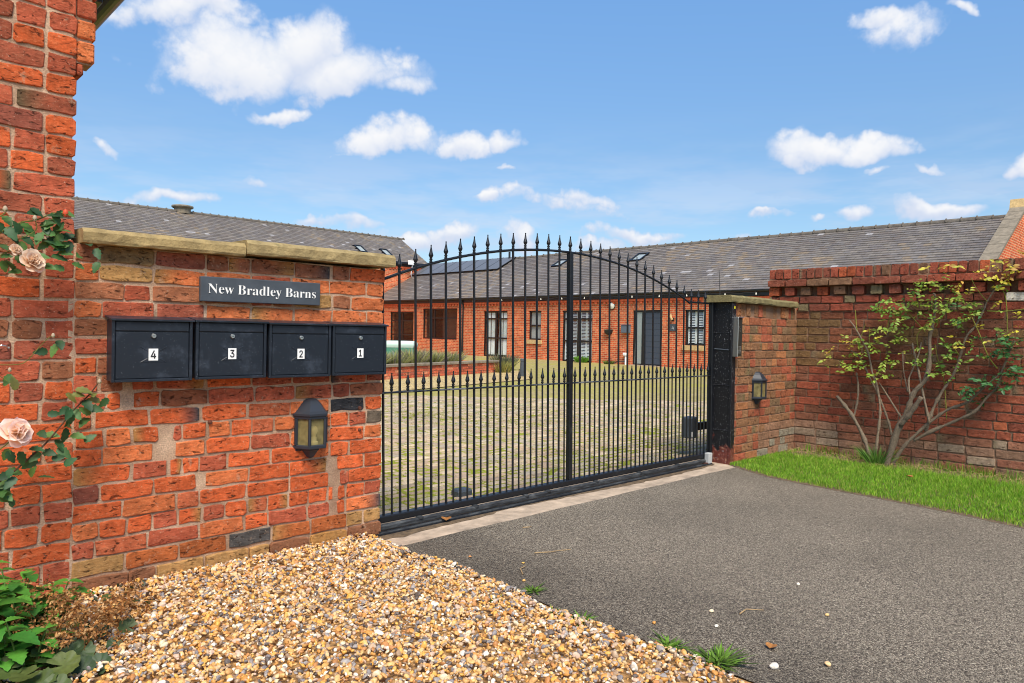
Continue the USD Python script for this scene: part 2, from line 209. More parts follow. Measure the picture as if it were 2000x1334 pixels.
class MB:                                                       # collects shapes for ONE mesh
    def __init__(s): s.v, s.f, s.n, s.t = [], [], 0, []
    def raw(s, V, F, tint=None):
        V, F = np.asarray(V, float), np.asarray(F, int)
        if F.shape[1] == 4: F = np.vstack([F[:, [0, 1, 2]], F[:, [0, 2, 3]]])
        s.v.append(V); s.f.append(F+s.n); s.n += len(V)
        if tint is not None: s.t.append(np.broadcast_to(np.asarray(tint, float), (len(V), 3)))
        return s
    def add(s, m): return s.raw(m.vertices, m.faces)
    def box(s, lo, hi, c=0.0, tint=None):
        global CF
        lo, hi = np.minimum(lo, hi).astype(float), np.maximum(lo, hi).astype(float)
        if c <= 0:
            b = trimesh.creation.box(hi-lo); return s.raw(b.vertices+(lo+hi)/2, b.faces, tint)
        c = min(c, .45*float((hi-lo).min()))
        V = []
        for sx in (0, 1):
            for sy in (0, 1):
                for sz in (0, 1):
                    for k in range(3):
                        V.append([(h if q else l)+(0 if j == k else (-c if q else c)) for j, (l, h, q) in enumerate(zip(lo, hi, (sx, sy, sz)))])
        V = np.array(V)
        if CF is None:
            W = np.array([[(1 if q else -1)*(1 if j == k else .7) for j, q in enumerate((sx, sy, sz))] for sx in (0, 1) for sy in (0, 1) for sz in (0, 1) for k in range(3)])
            from scipy.spatial import ConvexHull
            F = ConvexHull(W).simplices; F2 = []
            for a, b, d in F:
                nrm = np.cross(W[b]-W[a], W[d]-W[a]); F2.append((a, b, d) if nrm@(W[a]+W[b]+W[d]) > 0 else (a, d, b))
            CF = np.array(F2)
        return s.raw(V, CF, tint)
    def tube(s, pts, r, n=8, cap=True, r1=None, tint=None):
        P = np.asarray(pts, float); m = len(P); rr = np.linspace(r, r1 if r1 is not None else r, m) if np.ndim(r) == 0 else np.asarray(r)
        T = np.gradient(P, axis=0); T /= np.linalg.norm(T, axis=1, keepdims=True)+1e-12
        a = np.array([0, 0, 1.0]) if abs(T[0][2]) < .9 else np.array([1.0, 0, 0])
        V = []
        for p, t, q in zip(P, T, rr):
            x = np.cross(a, t); x /= np.linalg.norm(x)+1e-12; y = np.cross(t, x)
            if abs(a@t) > .97: a = y
            for k in range(n): V.append(p+q*(math.cos(2*math.pi*k/n)*x+math.sin(2*math.pi*k/n)*y))
        F = [(i*n+k, i*n+(k+1) % n, (i+1)*n+(k+1) % n, (i+1)*n+k) for i in range(m-1) for k in range(n)]
        F = [(a_, b_, c__) for a_, b_, c__, d_ in F]+[(a_, c__, d_) for a_, b_, c__, d_ in F]
        if cap:
            V += [P[0], P[-1]]
            F += [(m*n, (k+1) % n, k) for k in range(n)]+[(m*n+1, (m-1)*n+k, (m-1)*n+(k+1) % n) for k in range(n)]
        return s.raw(V, F, tint)
    def lathe(s, base, prof, n=10, axis=2, tint=None):             # prof: (radius, height) pairs
        V, F = [], []
        m = len(prof)
        for r, h in prof:
            for k in range(n):
                a = 2*math.pi*(k+.5)/n; q = [r*math.cos(a), r*math.sin(a), h]
                V.append(np.roll(q, axis-2)+np.asarray(base, float))
        for i in range(m-1):
            for k in range(n):
                a, b, c, d = i*n+k, i*n+(k+1) % n, (i+1)*n+(k+1) % n, (i+1)*n+k
                F += [(a, b, c), (a, c, d)]
        return s.raw(V, F, tint)
    def get(s): return np.vstack(s.v), np.vstack(s.f)
    def tints(s): return np.vstack(s.t)
def poly_sheet(pts, z=0.0):
    from shapely import Polygon
    v, f = trimesh.creation.triangulate_polygon(Polygon(pts), engine='earcut')
    v3 = np.c_[v, np.full(len(v), z)]; f = np.array(f)
    a = v3[f]; nz = np.cross(a[:, 1]-a[:, 0], a[:, 2]-a[:, 0])[:, 2]; f[nz < 0] = f[nz < 0][:, ::-1]
    return v3, f
def extrude(poly, h): return trimesh.creation.extrude_polygon(poly, h, engine='earcut')

# ---------------------------------------------------------------- materials
def mat(name, nodes, links, surface='p.BSDF'): MATS[name] = usdkit.material(stage, '/World/Looks/'+name, nodes, links, surface=surface)
def simple(name, color, rough=.5, metal=0.0, spec=None, noise=None, bump=0.0, bscale=60.0, amount=.25, **kw):
    n = {"p": ("principled_bsdf", {"base_color": color, "roughness": rough, "metallic": metal, **kw}), "g": ("geometry", {})}; l = []
    if noise:
        n["n"] = ("noise_texture", {"scale": noise, "detail": 6.0, "roughness": .6})
        n["r"] = ("rgb_ramp", {"ramp": [(.25, tuple(x*(1-amount) for x in color)), (.75, tuple(min(1, x*(1+amount)) for x in color))]})
        l += [("g.position", "n.vector"), ("n.fac", "r.fac"), ("r.color", "p.base_color")]
    if bump:
        n["bn"] = ("noise_texture", {"scale": bscale, "detail": 5.0}); n["b"] = ("bump", {"distance": bump, "strength": .8})
        l += [("g.position", "bn.vector"), ("bn.fac", "b.height"), ("b.normal", "p.normal")]
    mat(name, n, l)
def tinted(name, rough=.85, scale=45.0, lo=.55, hi=1.35, bump=.006, bscale=70.0, pits=0.0, spec=.3, patch=None, transl=0.0):
    """the tint primvar times a grain; pits: dark specks; patch: (colour, scale, threshold) of a second tone"""
    n = {"a": ("attribute", {"attribute": "tint"}), "g": ("geometry", {}), "n": ("noise_texture", {"scale": scale, "detail": 7.0, "roughness": .65}),
         "r": ("map_range", {"from_min": .25, "from_max": .75, "to_min": lo, "to_max": hi}), "c": ("combine_color", {}),
         "m": ("mix_color", {"blend_type": "multiply", "fac": 1.0, "use_clamp": False}), "p": ("principled_bsdf", {"roughness": rough, "specular_ior_level": spec})}
    l = [("g.position", "n.vector"), ("n.fac", "r.value"), ("r.result", "c.r"), ("r.result", "c.g"), ("r.result", "c.b"), ("a.color", "m.a"), ("c.color", "m.b")]
    out = "m.result"
    if patch:
        col, sc, th = patch
        n["pn"] = ("noise_texture", {"scale": sc, "detail": 6.0, "roughness": .65}); n["pr"] = ("map_range", {"range_type": "smoothstep", "from_min": th, "from_max": th+.12, "to_min": 0.0, "to_max": .75}); n["pm"] = ("mix_color", {"b": col})
        l += [("g.position", "pn.vector"), ("pn.fac", "pr.value"), ("pr.result", "pm.fac"), (out, "pm.a")]; out = "pm.result"
    if pits:
        n["v"] = ("noise_texture", {"scale": 260.0, "detail": 2.0}); n["vr"] = ("map_range", {"range_type": "smoothstep", "from_min": .62, "from_max": .72, "to_min": 0.0, "to_max": pits}); n["vm"] = ("mix_color", {"b": (.03, .018, .012)})
        l += [("g.position", "v.vector"), ("v.fac", "vr.value"), ("vr.result", "vm.fac"), (out, "vm.a")]; out = "vm.result"
    l.append((out, "p.base_color"))
    if bump:
        n["bn"] = ("noise_texture", {"scale": bscale, "detail": 8.0, "roughness": .7}); n["b"] = ("bump", {"distance": bump, "strength": 1.0})
        l += [("g.position", "bn.vector"), ("bn.fac", "b.height"), ("b.normal", "p.normal")]
    surf = "p.BSDF"
    if transl:
        n["tl"] = ("translucent_bsdf", {}); n["mc"] = ("mix_closure", {"fac": transl}); l += [(out, "tl.color"), ("p.BSDF", "mc.closure1"), ("tl.BSDF", "mc.closure2")]; surf = "mc.closure"
    mat(name, n, l, surf)
def rough_brick(name, mort, th, flecks=.55, crack=.85, white=.6):
    n = {"a": ("attribute", {"attribute": "tint"}), "g": ("geometry", {}), "mp": ("mapping", {"scale": (1.0, 1.0, 2.2)}), "hs": ("hsv", {"saturation": .92, "value": 1.7, "hue": .513}),
         "n1": ("noise_texture", {"scale": 24.0, "detail": 10.0, "roughness": .85}), "r1": ("map_range", {"range_type": "smoothstep", "from_min": .5, "from_max": .66, "to_min": 0.0, "to_max": flecks}), "m1": ("mix_color", {"use_clamp": False}),
         "n0": ("noise_texture", {"scale": 20.0, "detail": 9.0, "roughness": .75}), "r0": ("map_range", {"from_min": .3, "from_max": .7, "to_min": .6, "to_max": 1.55}), "c0": ("combine_color", {}), "m0": ("mix_color", {"blend_type": "multiply", "fac": 1.0, "use_clamp": False}),
         "n2": ("noise_texture", {"scale": 29.0, "detail": 6.0, "roughness": .62, "distortion": .8}), "r2": ("map_range", {"range_type": "smoothstep", "from_min": .57, "from_max": .68, "to_min": 0.0, "to_max": crack}), "m2": ("mix_color", {"b": (.045, .018, .010)}),
         "n3": ("noise_texture", {"scale": 120.0, "detail": 2.0}), "r3": ("map_range", {"range_type": "smoothstep", "from_min": .67, "from_max": .75, "to_min": 0.0, "to_max": white}), "m3": ("mix_color", {"b": L(226, 200, 172)}),
         "n4": ("noise_texture", {"scale": 16.0, "detail": 9.0, "roughness": .72}), "r4": ("map_range", {"range_type": "smoothstep", "from_min": th, "from_max": th+.07, "to_min": 0.0, "to_max": .5}), "m4": ("mix_color", {"b": mort}),
         "p": ("principled_bsdf", {"roughness": .92, "specular_ior_level": .15}), "h": ("math", {"math_type": "multiply_add", "value2": -.9}), "b": ("bump", {"distance": .016, "strength": 1.0})}
    mat(name, n, [("g.position", "mp.vector")]+[("mp.vector", f"n{k}.vector") for k in (1, 2)]+[("g.position", f"n{k}.vector") for k in (0, 3, 4)]+[(f"n{k}.fac", f"r{k}.value") for k in range(5)]+
        [("r0.result", "c0.r"), ("r0.result", "c0.g"), ("r0.result", "c0.b"), ("a.color", "m0.a"), ("c0.color", "m0.b"), ("a.color", "hs.color"), ("m0.result", "m1.a"), ("hs.color", "m1.b"), ("r1.result", "m1.fac"), ("m1.result", "m2.a"), ("r2.result", "m2.fac"), ("m2.result", "m3.a"), ("r3.result", "m3.fac"), ("m3.result", "m4.a"), ("r4.result", "m4.fac"), ("m4.result", "p.base_color"),
         ("r2.result", "h.value1"), ("n1.fac", "h.value3"), ("h.value", "b.height"), ("b.normal", "p.normal")])
rough_brick('brick', L(200, 166, 136), .6)
rough_brick('old_brick', L(120, 92, 70), .6, flecks=.14, crack=.75, white=.7)
tinted('slate', rough=.55, scale=14.0, lo=.7, hi=1.3, bump=.003, bscale=30.0, spec=.5)
tinted('sett', rough=.9, scale=25.0, lo=.7, hi=1.3, bump=.008, bscale=60.0, patch=(L(150, 144, 78), 2.2, .56), spec=.1)
tinted('pebble', rough=.6, scale=70.0, lo=.75, hi=1.25, bump=.0, spec=.4)
tinted('leaf', rough=.55, scale=60.0, lo=.75, hi=1.25, bump=.0, transl=.3, spec=.5)
tinted('blade', rough=.6, scale=9.0, lo=.7, hi=1.3, bump=.0, transl=.3)
tinted('petal', rough=.55, scale=60.0, lo=.9, hi=1.1, bump=.0, transl=.35)
tinted('bark', rough=.9, scale=60.0, lo=.45, hi=1.5, bump=.01, bscale=110.0)
tinted('stone', rough=.9, scale=16.0, lo=.6, hi=1.3, bump=.008, bscale=45.0, pits=.3, patch=(L(95, 92, 60), 6.0, .6))
def mortar(name, a, b, moss=None):
    n = {"g": ("geometry", {}), "n": ("noise_texture", {"scale": 6.0, "detail": 6.0}), "r": ("rgb_ramp", {"ramp": [(.3, a), (.7, b)]}), "p": ("principled_bsdf", {"roughness": .95, "specular_ior_level": .15}),
         "f": ("noise_texture", {"scale": 140.0, "detail": 6.0, "roughness": .7}), "fr": ("map_range", {"from_min": .25, "from_max": .75, "to_min": .5, "to_max": 1.35}), "c": ("combine_color", {}), "m": ("mix_color", {"blend_type": "multiply", "fac": 1.0, "use_clamp": False}), "b": ("bump", {"distance": .010, "strength": 1.0})}
    mat(name, n, [("g.position", "n.vector"), ("g.position", "f.vector"), ("n.fac", "r.fac"), ("f.fac", "fr.value"), ("fr.result", "c.r"), ("fr.result", "c.g"), ("fr.result", "c.b"), ("r.color", "m.a"), ("c.color", "m.b"), ("m.result", "p.base_color"), ("f.fac", "b.height"), ("b.normal", "p.normal")])
mortar('mortar', L(164, 130, 104), L(220, 186, 154)); mortar('grey_mortar', L(124, 94, 72), L(164, 130, 104)); mortar('pale_mortar', L(205, 180, 158), L(225, 205, 185))
# far brickwork: bricks a few pixels across
def far_brick(name, axes, c1, c2, mo, bw=.235, rh=.08, ms=.010):
    n = {"g": ("geometry", {}), "s": ("separate_xyz", {}), "c": ("combine_xyz", {}), "bt": ("brick_texture", {"scale": 1.0, "brick_width": bw, "row_height": rh, "mortar_size": ms, "mortar_smooth": .2, "color1": c1, "color2": c2, "mortar": mo, "bias": -.1}),
         "n": ("noise_texture", {"scale": 3.0, "detail": 8.0, "roughness": .75}), "nr": ("map_range", {"from_min": .3, "from_max": .7, "to_min": .6, "to_max": 1.35}), "cc": ("combine_color", {}), "m": ("mix_color", {"blend_type": "multiply", "fac": 1.0, "use_clamp": False}),
         "p": ("principled_bsdf", {"roughness": .9, "specular_ior_level": .2}), "b": ("bump", {"distance": .01, "strength": 1.0, "invert": True})}
    mat(name, n, [("g.position", "s.vector"), (f"s.{axes[0]}", "c.x"), (f"s.{axes[1]}", "c.y"), ("c.vector", "bt.vector"), ("g.position", "n.vector"), ("n.fac", "nr.value"), ("nr.result", "cc.r"), ("nr.result", "cc.g"), ("nr.result", "cc.b"), ("bt.color", "m.a"), ("cc.color", "m.b"), ("m.result", "p.base_color"), ("bt.fac", "b.height"), ("b.normal", "p.normal")])
far_brick('barn_brick_y', 'yz', L(214, 102, 62), L(170, 72, 48), L(226, 178, 132)); far_brick('barn_brick_x', 'xz', L(222, 104, 62), L(178, 74, 48), L(226, 178, 132))
simple('corbel_brick', L(208, 96, 56), .9, noise=8.0, amount=.4)
# asphalt with its chippings
def asphalt():
    n = {"g": ("geometry", {}), "v": ("voronoi_texture", {"scale": 210.0, "feature": "f1"}), "w": ("rgb_ramp", {"ramp": [(0, L(74, 65, 54)), (.3, L(112, 101, 87)), (.55, L(132, 120, 103)), (.75, L(150, 138, 119)), (.9, L(178, 165, 143)), (1, L(224, 210, 184))], "interpolate": False}), "sx": ("separate_color", {}),
         "n": ("noise_texture", {"scale": .9, "detail": 7.0, "roughness": .6}), "nr": ("map_range", {"from_min": .32, "from_max": .68, "to_min": .84, "to_max": 1.13}), "cc": ("combine_color", {}), "m": ("mix_color", {"blend_type": "multiply", "fac": 1.0, "use_clamp": False}), "b": ("bump", {"distance": .006, "strength": 1.0, "invert": True}), "p": ("principled_bsdf", {"roughness": .8, "specular_ior_level": .3}),
         "f": ("noise_texture", {"scale": 60.0, "detail": 6.0, "roughness": .85}), "fr": ("map_range", {"from_min": .3, "from_max": .7, "to_min": .5, "to_max": 1.5}), "fc": ("combine_color", {}), "ex": ("separate_xyz", {}), "em": ("map_range", {"range_type": "smoothstep", "from_min": 2.40, "from_max": 3.3, "to_min": .66, "to_max": 1.04}), "en": ("math", {"math_type": "multiply_add", "value2": .9}), "e2": ("math", {"math_type": "add", "value2": -.45}), "fm": ("math", {"math_type": "multiply"}), "m2": ("mix_color", {"blend_type": "multiply", "fac": 1.0, "use_clamp": False})}
    mat('asphalt', n, [("g.position", "v.vector"), ("v.color", "sx.color"), ("sx.r", "w.fac"), ("g.position", "n.vector"), ("n.fac", "nr.value"), ("nr.result", "cc.r"), ("nr.result", "cc.g"), ("nr.result", "cc.b"), ("w.color", "m.a"), ("cc.color", "m.b"), ("g.position", "f.vector"), ("f.fac", "fr.value"), ("g.position", "ex.vector"), ("n.fac", "en.value1"), ("ex.x", "en.value3"), ("en.value", "e2.value1"), ("e2.value", "em.value"), ("fr.result", "fm.value1"), ("em.result", "fm.value2"), ("fm.value", "fc.r"), ("fm.value", "fc.g"), ("fm.value", "fc.b"), ("m.result", "m2.a"), ("fc.color", "m2.b"), ("m2.result", "p.base_color"), ("v.distance", "b.height"), ("b.normal", "p.normal")])
asphalt()
simple('concrete', L(168, 148, 126), .95, noise=7.0, amount=.5, bump=.004, bscale=120.0)
simple('soil', L(98, 80, 58), .95, noise=20.0, amount=.6, bump=.015, bscale=50.0)
simple('verge', L(92, 96, 56), .95, noise=3.0, amount=.4)
simple('gravel_base', L(168, 130, 82), .95, noise=60.0, amount=.6, bump=.01, bscale=90.0)
def far_gravel():
    n = {"g": ("geometry", {}), "v": ("voronoi_texture", {"scale": 32.0}), "sx": ("separate_color", {}), "r": ("rgb_ramp", {"ramp": [(0, L(140, 116, 72)), (.3, L(190, 160, 100)), (.6, L(200, 178, 122)), (.8, L(172, 154, 116)), (1, L(214, 200, 164))], "interpolate": False}), "p": ("principled_bsdf", {"roughness": .9}), "b": ("bump", {"distance": .012, "strength": 1.0, "invert": True})}
    mat('far_gravel', n, [("g.position", "v.vector"), ("v.color", "sx.color"), ("sx.r", "r.fac"), ("r.color", "p.base_color"), ("v.distance", "b.height"), ("b.normal", "p.normal")])
far_gravel()
def moss():
    n = {"g": ("geometry", {}), "n": ("noise_texture", {"scale": 1.6, "detail": 8.0, "roughness": .7}), "r": ("rgb_ramp", {"ramp": [(.3, L(110, 100, 58)), (.45, L(132, 132, 52)), (.6, L(142, 148, 50)), (.75, L(124, 142, 46))]}), "p": ("principled_bsdf", {"roughness": .95, "specular_ior_level": .1}), "b": ("bump", {"distance": .01}), "f": ("noise_texture", {"scale": 120.0})}
    mat('moss', n, [("g.position", "n.vector"), ("n.fac", "r.fac"), ("r.color", "p.base_color"), ("g.position", "f.vector"), ("f.fac", "b.height"), ("b.normal", "p.normal")])
moss()
def far_setts():
    n = {"g": ("geometry", {}), "bt": ("brick_texture", {"scale": 1.0, "brick_width": .2, "row_height": .115, "mortar_size": .014, "mortar_smooth": .3, "color1": L(172, 150, 118), "color2": L(146, 126, 100), "mortar": L(126, 122, 56)}),
         "n": ("noise_texture", {"scale": .45, "detail": 9.0, "roughness": .7}), "nr": ("map_range", {"range_type": "smoothstep", "from_min": .40, "from_max": .64, "to_min": .2, "to_max": .75}), "m": ("mix_color", {"b": L(152, 146, 66)}), "p": ("principled_bsdf", {"roughness": .95, "specular_ior_level": .1})}
    mat('far_setts', n, [("g.position", "bt.vector"), ("g.position", "n.vector"), ("n.fac", "nr.value"), ("nr.result", "m.fac"), ("bt.color", "m.a"), ("m.result", "p.base_color")])
far_setts()
simple('black_paint', (.010, .011, .014), .38, bump=.0006, bscale=250.0)
simple('box_paint', (.010, .014, .021), .42, noise=14.0, amount=.35, bump=.0004, bscale=400.0, specular_ior_level=.35)
simple('lamp_paint', (.018, .022, .030), .5)
simple('frame_black', (.008, .008, .009), .35)
def dusty(name, base, dust, scale, lo, hi, amt, rough, speck=0.0):
    n = {"g": ("geometry", {}), "n": ("noise_texture", {"scale": scale, "detail": 8.0, "roughness": .7}), "r": ("map_range", {"range_type": "smoothstep", "from_min": lo, "from_max": hi, "to_min": 0.0, "to_max": amt}), "m": ("mix_color", {"a": base, "b": dust}), "p": ("principled_bsdf", {"roughness": rough, "specular_ior_level": .4}),
         "s": ("noise_texture", {"scale": 210.0, "detail": 2.0}), "sr": ("map_range", {"range_type": "smoothstep", "from_min": .70, "from_max": .76, "to_min": 0.0, "to_max": speck}), "sm": ("mix_color", {"b": L(150, 156, 162)})}
    mat(name, n, [("g.position", "n.vector"), ("n.fac", "r.value"), ("r.result", "m.fac"), ("g.position", "s.vector"), ("s.fac", "sr.value"), ("sr.result", "sm.fac"), ("m.result", "sm.a"), ("sm.result", "p.base_color")])
dusty('dusty_rail', (.008, .009, .011), L(120, 120, 116), 7.0, .46, .66, .75, .5)
dusty('dusty_box', (.010, .014, .021), L(78, 86, 98), 9.0, .5, .8, .6, .42, .55)
dusty('gate_paint', (.006, .007, .009), L(70, 72, 74), 5.0, .56, .8, .5, .42, .35)
simple('gutter_black', (.012, .012, .013), .4)
simple('door_grey', L(62, 70, 82), .5); simple('white_paint', (.78, .77, .74), .5); simple('blind_white', (.86, .85, .82), .6); simple('grey_curtain', L(170, 172, 168), .8)
simple('steel', (.62, .61, .58), .32, metal=1.0); simple('dark_steel', L(74, 72, 66), .4, metal=.6); simple('rust', L(96, 52, 34), .9, noise=60.0, amount=.6, bump=.002)
simple('slate_plate', L(66, 72, 78), .55, noise=14.0, amount=.22, bump=.0008, bscale=120.0); simple('letter_paint', (.80, .79, .75), .6); simple('print_black', (.02, .02, .02), .6)
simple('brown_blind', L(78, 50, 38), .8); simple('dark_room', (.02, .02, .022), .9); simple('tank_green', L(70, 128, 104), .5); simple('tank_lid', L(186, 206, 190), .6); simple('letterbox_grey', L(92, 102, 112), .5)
simple('solar', L(96, 98, 102), .45, noise=.6, amount=.1); simple('sandstone', L(196, 164, 112), .9, noise=12.0, amount=.3, bump=.003); simple('yellow_label', L(214, 200, 40), .5); simple('cable', (.03, .03, .03), .6)
simple('old_coping', L(128, 116, 98), .95, noise=7.0, amount=.4, bump=.006)
simple('straw', L(160, 132, 92), .8, noise=30.0, amount=.4); simple('dead_leaf', L(150, 98, 44), .8, noise=60.0, amount=.4); simple('grey_block', L(176, 176, 172), .7, noise=10.0); simple('ridge_tile', L(98, 90, 80), .95, noise=5.0, amount=.5, bump=.01, bscale=40.0)
simple('lens', L(230, 224, 205), .4)
def glass(name, tint=(.9, .93, .92), rough=0.0):
    mat(name, {"t": ("transparent_bsdf", {"color": tint}), "g": ("glossy_bsdf", {"color": (1, 1, 1), "roughness": rough}), "w": ("layer_weight", {"blend": .5}), "q": ("math", {"math_type": "power", "value2": 4.0}), "f": ("math", {"math_type": "multiply_add", "value2": .7, "value3": .045}), "m": ("mix_closure", {})}, [("w.facing", "q.value1"), ("q.value", "f.value1"), ("f.value", "m.fac"), ("t.BSDF", "m.closure1"), ("g.BSDF", "m.closure2")], surface="m.closure")
glass('window_glass')
def frosted():
    mat('lamp_glass', {"t": ("transparent_bsdf", {"color": (.86, .78, .52)}), "d": ("principled_bsdf", {"base_color": L(150, 136, 88), "roughness": .35}), "n": ("noise_texture", {"scale": 25.0}), "g": ("geometry", {}), "r": ("map_range", {"from_min": .3, "from_max": .7, "to_min": .35, "to_max": .7}), "m": ("mix_closure", {"fac": .5})}, [("g.position", "n.vector"), ("n.fac", "r.value"), ("r.result", "m.fac"), ("t.BSDF", "m.closure1"), ("d.BSDF", "m.closure2")], surface="m.closure")
frosted()
def worn_black():                                               # black paint worn off to primer and rust near the foot
    n = {"g": ("geometry", {}), "s": ("separate_xyz", {}), "n": ("noise_texture", {"scale": 11.0, "detail": 7.0, "roughness": .7}), "z": ("map_range", {"from_min": 0.0, "from_max": .4, "to_min": .42, "to_max": -.13, "clamp": True}), "a": ("math", {"math_type": "add"}), "t": ("map_range", {"range_type": "smoothstep", "from_min": .62, "from_max": .68, "to_min": 0.0, "to_max": 1.0}),
         "rn": ("noise_texture", {"scale": 30.0, "detail": 5.0}), "rr": ("rgb_ramp", {"ramp": [(.3, L(86, 40, 32)), (.55, L(112, 56, 46)), (.75, L(168, 130, 104))]}), "m": ("mix_color", {"a": (.008, .008, .010)}), "p": ("principled_bsdf", {"roughness": .42}),
         "w": ("noise_texture", {"scale": 70.0, "detail": 4.0}), "wr": ("map_range", {"range_type": "smoothstep", "from_min": .61, "from_max": .72, "to_min": 0.0, "to_max": .7}), "wm": ("mix_color", {"b": L(150, 150, 150)}), "b": ("bump", {"distance": .003})}
    mat('worn_black', n, [("g.position", "s.vector"), ("g.position", "n.vector"), ("s.z", "z.value"), ("n.fac", "a.value1"), ("z.result", "a.value2"), ("a.value", "t.value"), ("g.position", "rn.vector"), ("rn.fac", "rr.fac"), ("rr.color", "m.b"), ("t.result", "m.fac"), ("g.position", "w.vector"), ("w.fac", "wr.value"), ("wr.result", "wm.fac"), ("m.result", "wm.a"), ("wm.result", "p.base_color"), ("n.fac", "b.height"), ("b.normal", "p.normal")])
worn_black()
def worn_beam():                                                # the carriage beam under the gate: black, greyed by road dust
    n = {"g": ("geometry", {}), "mp": ("mapping", {"scale": (1.0, 1.0, 6.0)}), "n": ("noise_texture", {"scale": 9.0, "detail": 7.0, "roughness": .7}), "r": ("rgb_ramp", {"ramp": [(.36, (.008, .008, .009)), (.5, L(44, 46, 48)), (.72, L(86, 88, 88))]}), "p": ("principled_bsdf", {"roughness": .6})}
    mat('worn_beam', n, [("g.position", "mp.vector"), ("mp.vector", "n.vector"), ("n.fac", "r.fac"), ("r.color", "p.base_color")])
worn_beam()
rng = np.random.default_rng(7)
# ---------------------------------------------------------------- ground
th = np.linspace(0, 2*np.pi, 49)[:-1]
obj('ground', poly_sheet(np.c_[600*np.cos(th), 600*np.sin(th)], -.05), 'verge', kind='structure', label='open ground around the yard', cat='ground')
EDGE = [(6.37, 3.46), (6.18, 3.05), (6.11, 2.56), (6.06, 1.94), (5.99, 1.40), (5.92, 1.08), (5.82, .3), (5.78, -2), (5.78, -9)]
left = [(2.44, -9), (2.44, 0), (2.46, 1.2), (2.45, 1.9), (2.42, 2.2), (2.44, 2.5), (2.41, 2.9), (2.39, 3.3), (2.42, 3.44)]
wob = [(x+.012*math.sin(9*x), 3.44+.03*(x-2.4)/4+.006*math.sin(7*x)) for x in np.linspace(2.5, 6.2, 18)]
obj('driveway', poly_sheet(left+wob+EDGE, 0.0), 'asphalt', kind='structure', label='dark grey asphalt drive leading up to the gate', cat='driveway')
obj('threshold', MB().box((2.36, 3.40, -.04), (6.46, 3.98, -.004)), 'concrete', kind='structure', label='pale concrete strip between the asphalt and the gate', cat='threshold')
obj('gravel_bed', poly_sheet([(-4, -9), (2.55, -9), (2.55, 3.45), (2.48, 3.75), (-4, 3.75)], -.008), 'gravel_base', kind='structure', label='sandy bed under the loose gravel', cat='gravel bed')
obj('lawn_soil', poly_sheet([(6.44, 3.6), (6.3, 3.4)]+[(x-.05, y) for x, y in EDGE[1:]]+[(8.3, -9), (8.3, 3.6)], .002), 'soil', kind='structure', label='brown soil strip under the grass below the right wall', cat='soil')
obj('courtyard', poly_sheet([(1.0, 3.9), (7.5, 3.9), (23.72, 4), (23.72, 37), (1.0, 37)], -.013), 'far_setts', kind='structure', label='mossy sett paved courtyard behind the gate', cat='courtyard')
CY = '/World/courtyard'
obj('joint_fill', poly_sheet([(1.0, 3.95), (15.35, 3.95), (3.17, 15.6), (1.0, 15.6)], -.0062), 'moss', CY)
r = np.random.default_rng(6); dx = np.linspace(2.42, 6.3, 60)
obj('threshold_dirt', poly_sheet([(x, 3.645+.03*math.sin(2.1*x)+r.normal(0, .008)-.02*(x < 3.4)) for x in dx]+[(6.3, 3.71), (2.42, 3.71)], -.002), 'soil', kind='stuff', label='line of dark dirt along the gate track on the concrete', cat='dirt')
# setts: rows along x; the nearest ones are parts, the rest one part
def project(p):
    d = np.asarray(p, float)-EYEP; z = d@f_
    return 1000+1394.1*(d@RIGHT)/z, 667-1394.1*(d@UP)/z, z
def sett(x0, x1, y0, y1, r):
    t = r.uniform(-.006, .006); b = .014+r.uniform(0, .006); j = lambda: r.uniform(-.007, .007)
    o = [(x0+j(), y0+j()), (x1+j(), y0+j()), (x1+j(), y1+j()), (x0+j(), y1+j())]
    i = [(x0+b, y0+b), (x1-b, y0+b), (x1-b, y1-b), (x0+b, y1-b)]
    V = [(x, y, t-.009+r.uniform(-.002, .002)) for x, y in o]+[(x, y, t+r.uniform(-.003, .003)) for x, y in i]+[(x, y, -.03) for x, y in o]
    F = [(4, 5, 6), (4, 6, 7)]
    for k in range(4):
        n = (k+1) % 4; F += [(k, n, 4+n), (k, 4+n, 4+k), (8+k, 8+n, n), (8+k, n, k)]
    return np.array(V), F
r = np.random.default_rng(11); setts = []
pal = [L(178, 158, 132), L(166, 144, 122), L(186, 166, 138), L(160, 142, 120), L(174, 150, 122), L(166, 152, 132)]
y = 3.99; row = 0
while y < 15.5:
    x = 2.3+r.uniform(0, .2)
    while x < 15.5:
        w = r.uniform(.15, .25)
        px, py, z = project((x+w/2, y+.05, 0))
        if 700 < px < 1420 and z < 13.7:
            setts.append((z, x, x+w-.016, y+.008*math.sin(1.3*x+row), y+.099+.008*math.sin(1.3*x+row)))
        x += w
    y += .118; row += 1
setts.sort()
rest = MB()
for k, (z, x0, x1, y0, y1) in enumerate(setts):
    V, F = sett(x0, x1, y0, y1, r); t = np.array(pal[r.integers(len(pal))])*r.uniform(.85, 1.1)
    if k < 300: obj('sett', (V, np.array(F)), 'sett', CY, tint=t)
    else: rest.raw(V, F, t)
obj('sett_paving', rest, 'sett', CY, tint=rest.tints(), kind='stuff')
